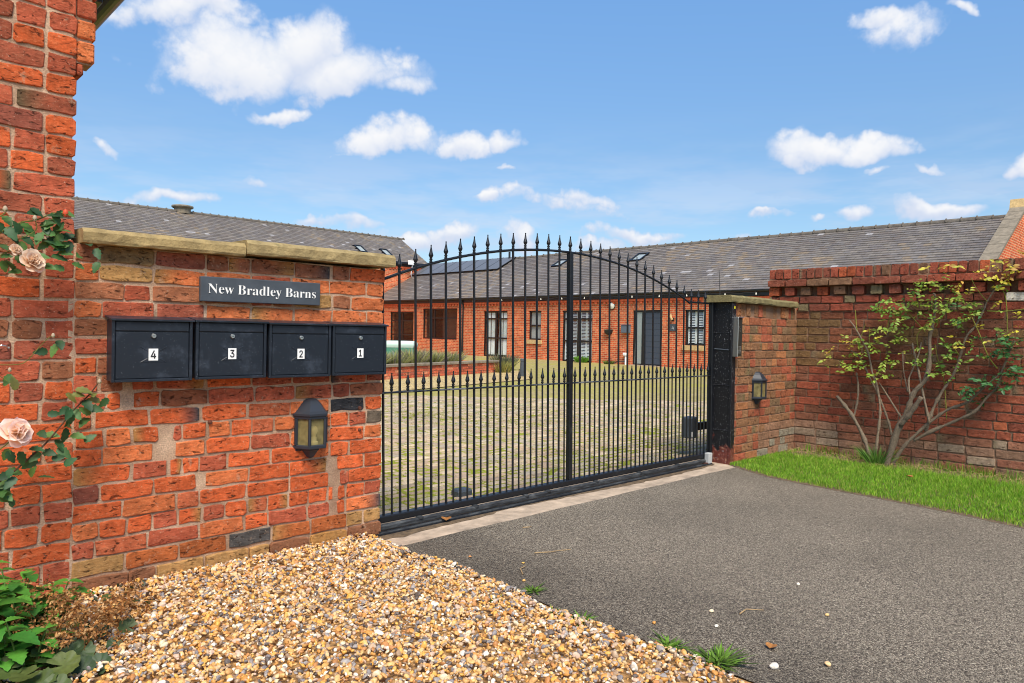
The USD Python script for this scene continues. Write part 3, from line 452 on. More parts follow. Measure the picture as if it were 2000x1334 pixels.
# moss and short grass in the joints
blades = MB(); r = np.random.default_rng(3)
def blade(mb, x, y, z, h, w, r, tint, lean=.6):
    a = r.uniform(0, 6.283); dx, dy = math.cos(a)*w, math.sin(a)*w; l = r.uniform(0, lean)*h; b = r.uniform(0, 6.283); ex, ey = math.cos(b)*l, math.sin(b)*l
    mb.v.append(np.array([(x-dx, y-dy, z), (x+dx, y+dy, z), (x+ex*.35+dx*.7, y+ey*.35+dy*.7, z+h*.6), (x+ex*.35-dx*.7, y+ey*.35-dy*.7, z+h*.6), (x+ex, y+ey, z+h)]))
    mb.f.append(np.array([(0, 1, 2), (0, 2, 3), (3, 2, 4)])+mb.n); mb.n += 5; mb.t.append(np.broadcast_to(np.asarray(tint, float), (5, 3)))
S_ = np.array([(s[1], s[2], s[3], s[4], s[0]) for s in setts])
ns = meshkit.fbm(np.c_[S_[:, 0]*.7, S_[:, 2]*.7, np.zeros(len(S_))], 4, 5)
for (x0, x1, y0, y1, z), q in zip(S_, ns):
    for e in range(int(max(0, (q-.26))*(75 if z < 12 else 45))):
        if r.random() < .75: x, yy = r.uniform(x0, x1), y1+.008+r.normal(0, .010)
        else: x, yy = x1+.008+r.normal(0, .008), r.uniform(y0, y1)
        g = np.array(L(142, 150, 46) if r.random() < .65 else L(172, 160, 74))*r.uniform(.6, 1.15)
        blade(blades, x, yy, -.012, r.uniform(.010, .022), r.uniform(.003, .006), r, g, 1.6)
obj('joint_moss', blades, 'blade', tint=blades.tints(), kind='stuff', label='yellow green moss and grass growing in the joints of the setts', cat='moss')
# ---------------------------------------------------------------- bricks
def brick_mesh(fr, u0, u1, v0, v1, w, r, depth=.03, irr=.003, round_=.007):
    O, U, W = fr; j = lambda s=irr: r.uniform(-s, s)
    c = min(round_, .3*(u1-u0), .3*(v1-v0))*r.uniform(.35, 1.5); um = (u0+u1)/2+j(.02)
    lo_ = [(u0+c+(u1-u0-2*c)*t+j(), v0+j()) for t in ((0, .3, .65, 1) if u1-u0 > .15 else (0, .5, 1))]; hi_ = [(u1-c-(u1-u0-2*c)*t+j(), v1+j()) for t in ((0, .35, .7, 1) if u1-u0 > .15 else (0, .5, 1))]
    P = lo_+[(u1+j(), v0+c), (u1+j(), v1-c)]+hi_+[(u0+j(), v1-c), (u0+j(), v0+c)]
    n = len(P); ce = np.array([(u0+u1)/2, (v0+v1)/2]); b = .0032
    Q = [(x+math.copysign(min(b, abs(ce[0]-x)*.5), ce[0]-x), y+math.copysign(b, ce[1]-y)) for x, y in P]
    loc = [(x, y, w-.0028+j(.0012)) for x, y in P]+[(x, y, w+j(.0015)) for x, y in Q]+[(x, y, w-depth) for x, y in P]+[(ce[0], ce[1], w+j(.0025))]
    V = np.array([O+x*U+z*W+np.array([0, 0, y]) for x, y, z in loc])
    F = []
    for k in range(n):
        m = (k+1) % n; F += [(k, m, n+m), (k, n+m, n+k), (n+k, n+m, 3*n), (2*n+k, 2*n+m, m), (2*n+k, m, k)]
    F = np.array(F)
    if np.cross(U, [0, 0, 1.0])@W < 0: F = F[:, ::-1]
    return V, F
def brick_face(parent, fr, courses, u0, u1, tintf, seed, material='brick', limit=300, zones=(), right=False, joint=.012, L0=.226, H0=.107, skip=None, irr=.003, ends=None, reserve=None):
    r = np.random.default_rng(seed); out = []; O, U, W = fr
    for i, (z0, z1, kind, proud, depth) in enumerate(courses):
        a, b = u0, u1
        if ends: a, b = u0+ends[0]*(i % 2), u1-ends[1]*(i % 2)
        u = a-(0 if i % 2 else .5*L0*(kind == 'S'))-(r.uniform(0, .05) if kind == 'S' else 0)
        if right:                                               # bricks laid from the corner: stretchers and headers take turns at the end
            u = b; row = []; first = True
            while u > a+.03:
                l = {'S': L0, 'H': H0}[kind]*r.uniform(.96, 1.04)
                if kind == 'S' and ((first and i % 2) or r.random() < .1): l = H0*r.uniform(.95, 1.1)
                first = False; row.append((max(u-l, a), u)); u -= l+joint*r.uniform(.7, 1.4)
        else: row = None
        while (row if row is not None else u < b-.03):
            if row is not None: p, q = row.pop(); l = 0
            else: p = None
            if p is None:
                l = {'S': L0, 'H': H0, 'D': .115, 'E': .074}[kind]*r.uniform(.95, 1.05)
                if kind == 'S' and r.random() < .12: l = H0
                p, q = max(u, a), min(u+l, b)
                if b-q < .05: q = b
            if q-p > .035 and not (skip and skip(p, q, z0, z1)):
                cuts = [(p, q)]
                for cx, cz_, rx, rz in zones:                   # where mortar has been smeared over the joints the bricks show shorter
                    d = (z0+z1)/2-cz_
                    if abs(d) < rz:
                        h = rx*math.sqrt(1-(d/rz)**2)*r.uniform(.7, 1.25); cuts = [(s, e) for a_, b_ in cuts for s, e in ((a_, min(b_, cx-h)), (max(a_, cx+h), b_))] if any(a_ < cx+h and b_ > cx-h for a_, b_ in cuts) else cuts
                for p, q in cuts:
                  if q-p > .028: out.append((p, q, z0+joint*r.uniform(.35, .65), z1-joint*r.uniform(.35, .65), kind, proud, depth))
            if row is None: u = u+l+(.07 if kind == 'D' else joint*r.uniform(.7, 1.4))
    res = []
    for p, q, z0, z1, kind, proud, depth in out:
        V, F = brick_mesh(fr, p, q, z0, z1, proud+(r.uniform(-.0015, .004) if kind not in 'ED' else r.uniform(-.014, .012)), r, depth, irr)
        t = tintf((p+q)/2, (z0+z1)/2, r, kind)
        T = np.tile(np.array(t[0]), (len(V), 1))
        if t[1] is not None:                                    # one scorched or mossy end
            uu = (V-O)@U; k = np.clip((uu-(p+q)/2)/((q-p)/2)*t[2], -1, 1); m = np.clip((k-.15)*2.2, 0, 1)[:, None]; T = T*(1-m)+np.array(t[1])*m
        res.append((np.linalg.norm(V.mean(0)-EYEP), V, F, T))
    res.sort(key=lambda e: e[0]); rest = MB()
    for k, (d, V, F, T) in enumerate(res):
        if k < limit: obj('brick', (V, F), material, parent, tint=T)
        else: rest.raw(V, F, T)
    if rest.n: obj('brickwork', rest, material, parent, tint=rest.tints(), kind='stuff')
def pick(r, *pairs):
    w = np.array([p[1] for p in pairs], float); i = r.choice(len(pairs), p=w/w.sum()); return np.array(pairs[i][0])*r.uniform(.82, 1.15)
ORANGE, ORANGE2, RED, DARKRED, BROWN, OCHRE, MOSSY, PINK, BLACK, GREYB = L(208, 98, 54), L(214, 116, 68), L(184, 92, 64), L(152, 84, 66), L(142, 94, 66), L(178, 134, 82), L(140, 112, 76), L(178, 124, 102), L(58, 58, 60), L(112, 98, 82)
# ---------------------------------------------------------------- house corner on the left
HX = .803
house = thing('brick_house', 'tall red brick house corner at the left edge with corbelled eaves', 'house', (0, 3.75, 0))
obj('mortar', MB().box((-6, 3.7325, -.05), (HX-.012, 9, 3.05)), 'mortar', house)
def t_house(u, z, r, k):
    c = pick(r, (RED, 4), (ORANGE, 4), (DARKRED, .5), (L(174, 92, 66), 2), (ORANGE2, 1)) if z > 1.7 else pick(r, (RED, 3), (ORANGE, 2.5), (L(156, 98, 68), 1.8), (DARKRED, .6), (L(168, 88, 64), 2)) if z > .95 else pick(r, (RED, 3), (ORANGE, 4), (DARKRED, .4), (L(184, 94, 60), 2))
    if z < .16: c = pick(r, (OCHRE, 1), (DARKRED, 1.5), (RED, 1))
    return (c, L(112, 92, 66), r.choice((-1, 1))) if r.random() < .08 else (c, None, 0)
hc = [(k*.0915, (k+1)*.0915, 'H' if k % 6 == 4 else 'S', 0, .03) for k in range(33)]
brick_face(house, (np.array([0, 3.727, 0]), np.array([1., 0, 0]), np.array([0, -1., 0])), hc, -.2, HX, t_house, 21, limit=240, irr=.0042, joint=.013, right=True)
kn = MB()
for z0, z1, dx, dy in ((2.395, 2.455, .03, 0.0), (2.458, 2.56, .074, .006), (2.565, 2.655, .078, .004), (2.66, 2.75, .082, 0.006), (2.755, 2.85, .085, 0), (2.855, 2.95, .09, .004)):
    V, F = MB().box((HX+.003, 3.736-dy*.5, z0), (HX+dx, 3.85, z1-.01), .006).get(); obj('corbel_brick', (V, F), 'brick', house, tint=np.array(ORANGE2 if z0 in (2.565, 2.458) else RED)*rng.uniform(.85, 1.1))
obj('corbel_mortar', MB().box((HX-.01, 3.745, 2.45), (HX+.064, 3.84, 2.95)), 'mortar', house)
gm = MB(); nseg = 10
for y0, y1 in ((3.30, 8.9),):
    V, F = [], []
    for yy in (y0, y1):
        for rr in (.058, .052):
            for k in range(nseg+1):
                a = math.pi+math.pi*k/nseg; V.append((1.0+rr*math.cos(a), yy, 2.90+rr*math.sin(a)))
    m = nseg+1
    for k in range(nseg):
        F += [(k, 2*m+k, 2*m+k+1, k+1), (m+k, m+k+1, 3*m+k+1, 3*m+k), (k, k+1, m+k+1, m+k)]
    gm.raw(V, F)
for yb in (3.72, 4.6): gm.box((.955, yb, 2.835), (.985, yb+.03, 2.95)); gm.tube([(1.0+.066*math.cos(a), yb+.015, 2.90+.066*math.sin(a)) for a in np.linspace(math.pi, 2*math.pi, 9)], .008, 6)
obj('gutter', gm, 'gutter_black', house)
obj('fascia', MB().box((.885, 3.86, 2.80), (.94, 8.9, 2.99), .004), 'gutter_black', house)
obj('roof', MB().raw([(1.02, 3.62, 2.98), (1.02, 9, 2.98), (-2.6, 9, 5.3), (-2.6, 3.62, 5.3), (-6.2, 9, 2.98), (-6.2, 3.62, 2.98)], [(0, 1, 2), (0, 2, 3), (3, 2, 4), (3, 4, 5)]), 'ridge_tile', house)
obj('gable', MB().raw([(HX, 3.73, 3.05), (-2.6, 3.73, 5.25), (-6, 3.73, 3.05)], [(0, 1, 2)]), 'barn_brick_x', house)
# ---------------------------------------------------------------- boundary wall with the letter boxes
wall = thing('boundary_wall', 'weathered red brick boundary wall carrying letter boxes and name plate', 'wall', (1.64, 3.8, 0))
WX0, WX1, WF = .812, 2.463, 3.722
def mortar_relief(x0, x1, z0, z1, y, back, seed, amp=.0035):
    nu, nv = int((x1-x0)/.03)+1, int((z1-z0)/.03)+1
    u, v = np.meshgrid(np.linspace(x0, x1, nu), np.linspace(z0, z1, nv))
    w = amp*(meshkit.fbm(np.c_[u.ravel()*14, v.ravel()*14, np.full(u.size, seed)], 4, seed)-.5)*2
    V = np.c_[u.ravel(), y-w, v.ravel()]; n = nu*nv
    F = [(j*nu+i, j*nu+i+1, (j+1)*nu+i+1, (j+1)*nu+i) for j in range(nv-1) for i in range(nu-1)]
    mb = MB().raw(V, F); mb.box((x0+.001, y+.006, z0), (x1-.001, back, z1-.001)); return mb
obj('mortar', mortar_relief(WX0-.03, WX1-.008, -.05, 1.63, WF+.0052, 3.94, 3, .0025), 'mortar', wall)
cz = 1.632/19; courses = []
for k in range(19):
    courses.append((k*cz, (k+1)*cz, 'H' if k in (3, 8, 12) else 'S', .012 if k == 0 else 0, .03))
def t_wall(u, z, r, k):
    x = u
    if z > 1.54: c = pick(r, (L(160, 100, 72), 3), (PINK, 2), (L(156, 90, 70), 1.5), (MOSSY, .8)) if x < 2.2 else np.array(ORANGE)
    elif z > 1.2: c = pick(r, (ORANGE2, 3+3*(x > 1.9)), (L(166, 104, 72), 2.2*(x < 1.9)+.3), (OCHRE, .9), (RED, 2), (L(160, 84, 62), 1.2*(x < 1.9)+.1))
    elif z > .9: c = pick(r, (RED, 3), (L(164, 98, 68), 1.4), (ORANGE, 3), (L(158, 82, 60), 1.4), (GREYB, .2))
    elif z > .16: c = pick(r, (ORANGE, 6+4*(x > 1.3)), (ORANGE2, 2), (RED, 2), (DARKRED, .3), (L(184, 96, 62), 1.5), (GREYB, .15))
    elif z > .09: c = pick(r, (OCHRE, 1.5+4*(x < 1.5)), (RED, 2), (L(176, 96, 52), 2))
    else: c = pick(r, (OCHRE, 3), (L(178, 128, 72), 2), (BROWN, 1))
    if 2.16 < x < 2.33 and .755 < z < .85: c = np.array(BLACK)
    if 1.55 < x < 1.66 and .08 < z < .17: c = np.array(L(84, 80, 76))
    if 2.2 < x < 2.3 and .86 < z < .93: c = np.array(GREYB)
    q = r.random()
    if q < .03: return (c, L(72, 70, 70), r.choice((-1, 1)))
    if q < .12: return (c, L(168, 120, 70), r.choice((-1, 1)))
    return (c, None, 0)
brick_face(wall, (np.array([0, WF, 0]), np.array([1., 0, 0]), np.array([0, -1., 0])), courses, WX0-.003, WX1, t_wall, 33, limit=300, irr=.0045, joint=.0125, right=True, zones=[(1.03, .92, .03, .09), (1.22, .68, .034, .13), (1.37, .50, .026, .06), (2.155, .36, .028, .12), (2.11, .5, .026, .06), (2.14, .2, .028, .07)])
endc = [(k*cz, (k+1)*cz, 'H' if k % 2 else 'S', 0, .03) for k in range(19)]
brick_face(wall, (np.array([WX1-.003, 0, 0]), np.array([0, 1., 0]), np.array([1., 0, 0])), endc, WF+.03, 3.93, t_wall, 35, limit=40)
r = np.random.default_rng(8)
from shapely import Polygon, affinity, union_all, LineString, box as sbox, Point
def blob(cx, cz, rx, rz, seed, n=22):
    r = np.random.default_rng(seed); a = np.linspace(0, 6.283, n+1)[:-1]; q = 1+.35*np.cumsum(r.normal(0, .5, n))/3; q = 1+(q-q.mean())*.8+r.uniform(-.12, .12, n)
    return [(cx+rx*k*math.cos(t), cz+rz*k*math.sin(t)) for t, k in zip(a, q)]
def patch_mesh(pts, y, th=.012):
    m = extrude(Polygon(pts).buffer(0), th); m.apply_transform(np.array([[1, 0, 0, 0], [0, 0, -1, 0], [0, 1, 0, 0], [0, 0, 0, 1.]])); m.apply_translation([0, y+th*0, 0]); return m
def coping(parent, x0, x1, y0, y1, z0, z1, r, tint, name='coping_stone'):
    nx = max(3, int((x1-x0)/.05)); xs = np.linspace(x0, x1, nx)
    prof = [(y0+.004, z0), (y0, z0+.012), (y0, z1-.02), (y0+.018, z1), (y1-.018, z1+.004), (y1, z1-.016), (y1, z0+.01), (y1-.004, z0)]; m = len(prof); V, F = [], []
    for i, x in enumerate(xs):
        for (yy, zz) in prof: V.append((x+(r.uniform(-.004, .004) if 0 < i < nx-1 else 0), yy+r.uniform(-.003, .003), zz+r.uniform(-.0022, .0022)))
    for i in range(nx-1):
        for k in range(m): n = (k+1) % m; F += [(i*m+k, i*m+n, (i+1)*m+n, (i+1)*m+k)]
    F3 = [(a, d, c, b) for a, b, c, d in F]
    V, F = np.array(V), np.array(F3); F = np.vstack([F[:, [0, 1, 2]], F[:, [0, 2, 3]]])
    caps = [(0, k, k+1) for k in range(1, m-1)]; o = (nx-1)*m; caps2 = [(o, o+k+1, o+k) for k in range(1, m-1)]
    obj(name, (V, np.vstack([F, caps, caps2])), 'stone', parent, tint=tint)
r = np.random.default_rng(4)
coping(wall, .822, 1.567, 3.655, 4.0, 1.632, 1.699, r, L(158, 136, 92)); coping(wall, 1.572, 2.498, 3.65, 4.0, 1.645, 1.720, r, L(156, 136, 94))
# ---------------------------------------------------------------- name plate
sign = thing('name_plate', 'dark slate name plate lettered New Bradley Barns above the letter boxes', 'sign', (1.684, 3.715, 1.455))
sg = MB().box((1.352, 3.690, 1.392), (2.016, 3.715, 1.518), .003); V, F = sg.get(); V[:, 2] -= (V[:, 0]-1.684)*-.006; obj('plate', (V, F), 'slate_plate', sign)
def serif(text, height, depth):
    from PIL import Image, ImageDraw, ImageFont
    font = ImageFont.truetype(glob.glob("/opt/blender-*/*/datafiles/fonts/NotoSansMath*")[0], 192)
    t = ''.join(chr(0x1D400+ord(c)-65) if c.isupper() else chr(0x1D41A+ord(c)-97) if c.islower() else c for c in text)
    x0, y0, x1, y1 = font.getbbox(t, anchor="ls"); im = Image.new("L", (x1-x0+16, y1-y0+16)); ImageDraw.Draw(im).text((8-x0, 8-y0), t, 255, font, anchor="ls")
    on = np.pad(np.asarray(im) > 127, ((0, 0), (1, 1))).astype(np.int8); rows, st = np.nonzero(np.diff(on, axis=1) == 1); en = np.nonzero(np.diff(on, axis=1) == -1)[1]
    sh = union_all(sbox(st, -rows-1, en, -rows)).buffer(.8).buffer(-3.9).buffer(1.0).simplify(.5); s = height/130.0
    sh = affinity.affine_transform(sh, [s, 0, 0, s, -8*s, (8-y0)*s])
    return [extrude(g, depth) for g in sorted(getattr(sh, 'geoms', [sh]), key=lambda g: g.bounds[0]) if g.area > 1e-8]
XZ = np.array([[1, 0, 0, 0], [0, 0, -1, 0], [0, 1, 0, 0], [0, 0, 0, 1.]])
letters = serif('New Bradley Barns', .049, .002); x0, w = letters[0].bounds[0][0], max(m.bounds[1][0] for m in letters)-letters[0].bounds[0][0]
for m in letters: m.apply_translation([-x0, 0, 0]); m.apply_scale([.597/w, 1, 1]); m.apply_transform(XZ); m.apply_translation([1.390, 3.6895, 1.4325]); obj('letter', m, 'letter_paint', sign)
# ---------------------------------------------------------------- letter boxes
def post_box(x0, x1, zb, digit, label):
    b = thing('letter_box', label, 'letter box', ((x0+x1)/2, 3.72, zb), 'row of four letter boxes on the brick wall')
    zt = zb+.300
    obj('body', MB().box((x0+.004, 3.634, zb+.004), (x1-.004, 3.72, zt-.008), .003), 'dusty_box', b)
    fr = MB()
    for lo, hi in (((x0, 3.622, zb), (x0+.014, 3.640, zt-.012)), ((x1-.014, 3.622, zb), (x1, 3.640, zt-.012)), ((x0+.0145, 3.622, zb), (x1-.0145, 3.640, zb+.013))): fr.box(lo, hi, .002)
    obj('frame', fr, 'dusty_box', b)
    obj('door', MB().box((x0+.0175, 3.626, zb+.016), (x1-.0175, 3.636, zt-.066), .002), 'dusty_box', b)
    obj('flap', MB().box((x0+.0165, 3.6245, zt-.061), (x1-.0165, 3.637, zt-.017), .003), 'dusty_box', b)
    obj('lid', MB().raw([(x0-.006, 3.612, zt-.013), (x1+.006, 3.612, zt-.013), (x1+.006, 3.722, zt+.002), (x0-.006, 3.722, zt+.002), (x0-.006, 3.612, zt-.005), (x1+.006, 3.612, zt-.005), (x1+.006, 3.722, zt+.010), (x0-.006, 3.722, zt+.010)], [(0, 3, 2, 1), (4, 5, 6, 7), (0, 1, 5, 4), (1, 2, 6, 5), (2, 3, 7, 6), (3, 0, 4, 7)]), 'dusty_box', b)
    cx = (x0+x1)/2; lz = zt-.083
    lk = obj('lock', MB().lathe((cx, 3.626, lz), [(.0001, -.010), (.009, -.010), (.0115, -.006), (.0115, 0)], 16, axis=1), 'steel', b, smooth=30)
    obj('keyhole', MB().box((cx-.005, 3.6148, lz-.0016), (cx+.005, 3.6158, lz+.0016)), 'print_black', lk)
    x = MB()
    for a in (-1, 1):
        for q in (-1, 1): x.tube([(cx+q*.026, 3.6255, zb+.128+a*q*.0+a*.018), (cx+q*.056, 3.6255, zb+.128+a*.036)], .0018, 5)
    x.tube([(cx-.05, 3.6255, zb+.094), (cx+.05, 3.6255, zb+.094)], .0012, 5)
    obj('embossed_lines', x, 'dusty_box', b)
    np_ = obj('number_label', MB().box((cx-.021, 3.6245, zb+.100), (cx+.021, 3.6262, zb+.156)), 'letter_paint', b)
    m = meshkit.text_mesh(digit, .037, .0008, bold=True); m.apply_scale([.82, 1, 1]); c = (m.bounds[0]+m.bounds[1])/2; m.apply_translation([-c[0], -c[1], 0]); m.apply_transform(XZ); m.apply_translation([cx, 3.6244, zb+.128]); obj('digit', m, 'print_black', np_)
for x0, x1, zb, d, lab in ((.934, 1.293, .996, '4', 'dark blue black letter box numbered 4, leftmost and dustiest of the row'), (1.309, 1.672, .998, '3', 'dark blue black letter box numbered 3, second from the left'), (1.688, 2.052, .994, '2', 'dark blue black letter box numbered 2, second from the right'), (2.064, 2.424, .996, '1', 'dark blue black letter box numbered 1, beside the gate')):
    post_box(x0, x1, zb, d, lab)
# ---------------------------------------------------------------- wall lanterns (half a hexagon in plan)
def lantern(x0, yw, zb, label):
    t = thing('wall_lantern', label, 'lantern', (x0, yw, zb), 'black half lanterns on the gate piers')
    def ring(s): return [(x0-s, yw), (x0-s*.5, yw-s*.866), (x0+s*.5, yw-s*.866), (x0+s, yw)]
    def loft(levels, cap=True):
        V, F = [], []; 
        for s, z in levels: V += [(x, y, zb+z) for x, y in ring(s)]
        for i in range(len(levels)-1):
            for k in range(4):
                n = (k+1) % 4; F += [(i*4+k, i*4+n, (i+1)*4+n), (i*4+k, (i+1)*4+n, (i+1)*4+k)]
        F += [(0, 2, 1), (0, 3, 2)]; o = 4*(len(levels)-1); F += [(o, o+1, o+2), (o, o+2, o+3)]
        return V, F
    obj('backplate', MB().box((x0-.092, yw-.006, zb+.05), (x0+.092, yw, zb+.28), .003), 'lamp_paint', t)
    obj('roof', MB().raw(*loft([(.104, .247), (.108, .251), (.108, .262), (.098, .270), (.092, .274), (.066, .310), (.044, .332), (.03, .340), (.002, .343)])), 'lamp_paint', t)
    fr = MB().raw(*loft([(.100, .065), (.103, .068), (.103, .082), (.098, .086)])); fr.raw(*loft([(.098, .232), (.1, .235), (.1, .247)]))
    for x, y in ring(.094)[1:3]: fr.tube([(x, y, zb+.086), (x, y, zb+.232)], .0085, 6)
    for x, y in ((x0-.092, yw-.008), (x0+.092, yw-.008)): fr.box((x-.008, y-.008, zb+.086), (x+.008, y+.006, zb+.232))
    obj('frame', fr, 'lamp_paint', t)
    obj('finial', MB().raw(*loft([(.004, 0), (.022, .008), (.036, .026), (.05, .046), (.058, .052), (.058, .058), (.09, .064)])), 'lamp_paint', t)
    R = ring(.089)
    for k in range(3):
        a, b = np.array(R[k]), np.array(R[k+1]); V = [(*a, zb+.086), (*b, zb+.086), (*b, zb+.232), (*a, zb+.232)]; obj('pane', MB().raw(V, [(0, 1, 2, 3)]), 'lamp_glass', t)
    h = obj('lamp_holder', MB().lathe((x0, yw-.04, zb+.086), [(.0001, 0), (.026, 0), (.026, .014), (.017, .018), (.017, .04), (.0001, .04)], 12), 'white_paint', t, smooth=35)
    obj('bulb', MB().lathe((x0, yw-.04, zb+.126), [(.012, 0), (.013, .012), (.022, .035), (.021, .05), (.012, .062), (.0001, .066)], 12), 'lens', t, smooth=60)
lantern(1.985, 3.722, .522, 'black half lantern on the left wall below the letter boxes')
lantern(6.982, 3.600, .560, 'black half lantern on the right brick pier near the intercom')
# bolt heads and the wire strainer on the left wall
for x, z, lab in ((2.305, .79, 'rusty bolt head in the wall beside the black brick right of the lantern'), (2.305, .66, 'rusty bolt head in the orange brick right of the lantern glass'), (1.42, .77, 'rusty bolt head in the brick below the letter box numbered 3')):
    obj('bolt_head', MB().lathe((x, WF, z), [(.0001, -.014), (.008, -.013), (.011, -.006), (.011, .01)], 10, axis=1), 'rust', cat='bolt', label=lab)
hook = thing('wire_strainer', 'small twisted galvanised wire strainer fixed to the brick at the left edge', 'wire strainer', (.52, 3.70, 1.16))
obj('loop', MB().tube([(.50, 3.69, 1.150), (.515, 3.688, 1.160), (.53, 3.687, 1.166), (.545, 3.688, 1.162), (.553, 3.69, 1.155), (.545, 3.688, 1.149), (.53, 3.687, 1.146), (.515, 3.688, 1.150), (.50, 3.69, 1.158)], .0028, 6), 'steel', hook)
obj('eye_screw', MB().tube([(.555, 3.728, 1.156), (.555, 3.69, 1.156)], .004, 6), 'steel', hook)
# ---------------------------------------------------------------- the gate (racked a little to the left, as it hangs)
gate = thing('sliding_gate', 'black wrought iron sliding gate with arched top and spear finials', 'gate', (4.4, 3.8, 0))
GY = 3.8
def lean(x, z): return x-.026*(z-1.15)
AR, AC = 4.805, 1.906-4.805
def arch_z(x): return AC+math.sqrt(AR*AR-(x-4.25)**2) if 2.4 < x < 6.0 else 1.587
FIN = [(.0001, .128), (.004, .126), (.0055, .122), (.004, .117), (.005, .108), (.010, .082), (.0165, .058), (.0175, .052), (.013, .042), (.008, .033), (.007, .030), (.0125, .029), (.0125, .022), (.0095, .020), (.0095, .012), (.0125, .010), (.0125, .002), (.0105, 0)][::-1]
def bar(name, x, ztop, rad, k=1.0):
    zb = .088; P = [(lean(x, zb), GY, zb), (lean(x, ztop), GY, ztop)]
    b = obj(name, MB().tube(P, rad, 8, cap=False), 'gate_paint', gate, smooth=60)
    obj('finial', MB().lathe((lean(x, ztop), GY, ztop), [(r*k, h*k) for r, h in FIN], 8), 'gate_paint', b, smooth=35)
xs = [2.515+.1258*i for i in range(31)]
for i, x in enumerate(xs):
    if i == 14: continue
    bar('bar', x, arch_z(lean(x, 1.7))+.006, .0085, .94)
for i in range(31): bar('dog_bar', 2.515+.1258*(i+.5), .876, .0066, .9)
px = xs[14]
zt = arch_z(4.25)+.004; V, F = MB().box((px-.02, GY-.02, .06), (px+.02, GY+.02, zt), .003).get(); V[:, 0] -= .026*(V[:, 2]-1.15)
pst = obj('centre_post', (V, F), 'gate_paint', gate); obj('finial', MB().lathe((lean(px, zt), GY, zt), [(r*1.0, h*.98) for r, h in FIN], 8), 'gate_paint', pst, smooth=35)
obj('arch_rail', MB().tube([(x, GY, arch_z(x)) for x in np.linspace(2.49, 5.999, 60)], .0095, 8), 'gate_paint', gate, smooth=60)
obj('top_rail', MB().box((5.985, GY-.008, 1.579), (6.372, GY+.008, 1.595), .002), 'gate_paint', gate)
obj('middle_rail', MB().box((2.47, GY-.019, .860), (6.39, GY+.019, .870), .003), 'dusty_rail', gate)
obj('bottom_rail', MB().box((2.44, GY-.030, .046), (6.41, GY+.030, .090), .006), 'gate_paint', gate)
bm = MB().box((2.44, GY-.052, .004), (6.40, GY-.02, .044), .01); obj('carriage_beam', bm, 'worn_beam', gate)
for x in (2.80, 3.28, 3.78, 4.02, 4.6, 5.2, 5.8): obj('bolt', MB().lathe((x, GY-.034, .036), [(.026, 0), (.026, .010), (.012, .015), (.0001, .0155)], 14), 'worn_beam', gate, smooth=40)
trk = thing('gate_track', 'dark steel ground track running under the sliding gate', 'gate track', (4.4, 3.73, 0))
obj('rail', MB().box((2.42, 3.712, -.004), (6.34, 3.738, .006), .002), 'worn_beam', trk); obj('bed_strip', MB().box((2.42, 3.688, -.004), (6.34, 3.711, -.0005)), 'frame_black', trk)
gp = thing('gate_post', 'slim black steel post with rounded cap where the gate closes', 'post', (6.42, 3.79, 0))
V, F = MB().box((6.395, 3.765, -.02), (6.445, 3.815, 1.63), .006).get(); V[:, 0] -= .02*V[:, 2]; obj('post', (V, F), 'gate_paint', gp)
obj('cap', MB().lathe((6.388, 3.79, 1.63), [(.03, 0), (.03, .008), (.018, .02), (.0001, .026)], 10), 'grey_block', gp, smooth=40)
cb = thing('gate_motor', 'dark grey gate motor box behind the right end of the gate', 'gate motor', (6.62, 4.1, 0))
obj('housing', MB().box((6.47, 4.05, .19), (6.615, 4.17, .41), .012), 'slate_plate', cb); obj('bracket', MB().box((6.60, 4.08, .26), (6.86, 4.12, .34)), 'gate_paint', cb); obj('data_plate', MB().box((6.485, 4.0472, .205), (6.52, 4.0492, .26)), 'white_paint', cb)
gs = thing('gate_stop_block', 'pale grey block at the foot of the closing post', 'block', (6.31, 3.74, 0)); obj('block', MB().box((6.275, 3.715, -.004), (6.34, 3.765, .105), .004), 'grey_block', gs); obj('foot', MB().box((6.25, 3.72, -.004), (6.274, 3.78, .012)), 'rust', gs)
rg = thing('guide_roller_box', 'small blue grey guide box on the setts behind the gate', 'guide box', (3.53, 4.2, 0)); obj('cover', MB().box((3.46, 4.16, -.02), (3.60, 4.27, .05), .014), 'slate_plate', rg)
obj('base_plate', MB().box((3.47, 4.17, -.02), (3.59, 4.26, -.002)), 'gutter_black', rg)
# ---------------------------------------------------------------- right gate pier and its fittings
pier = thing('gate_pier', 'moss stained brick gate pier with stone coping, right of the gate', 'pier', (7.1, 3.7, 0))
obj('mortar', mortar_relief(6.47, 7.885, -.05, 1.598, 3.606, 3.83, 9), 'grey_mortar', pier)
def t_pier(u, z, r, k):
    m = pnoise(u*1.5, z*1.5, 2)
    c = pick(r, (L(152, 90, 62), 3), (L(140, 100, 70), 3+6*(m > .52)), (L(154, 84, 60), 2.0), (L(120, 94, 68), 1+3*(m > .55)), (L(164, 108, 70), 1.2))
    if z < .35 and u > 7.2-.9*(.35-z): c = pick(r, (L(132, 122, 104), 2), (L(140, 104, 80), 2))
    c = c*1.1
    return (c, L(118, 104, 72), r.choice((-1, 1))) if r.random() < .12 else (c, None, 0)
pc = [(k*.0862, (k+1)*.0862, 'H' if k % 3 == 1 or k == 17 else 'S', 0, .03) for k in range(18)]+[(18*.0862, 1.597, 'E', -.004, .03)]
pc = [(a, b, ('H' if k % 2 else 'S'), p, d) for k, (a, b, kk, p, d) in enumerate(pc[:17])]+[(17*.0862, 1.597, 'E', 0, .03)]
brick_face(pier, (np.array([0, 3.60, 0]), np.array([1., 0, 0]), np.array([0, -1., 0])), pc, 6.474, 7.885, t_pier, 51, 'old_brick')
r = np.random.default_rng(14)
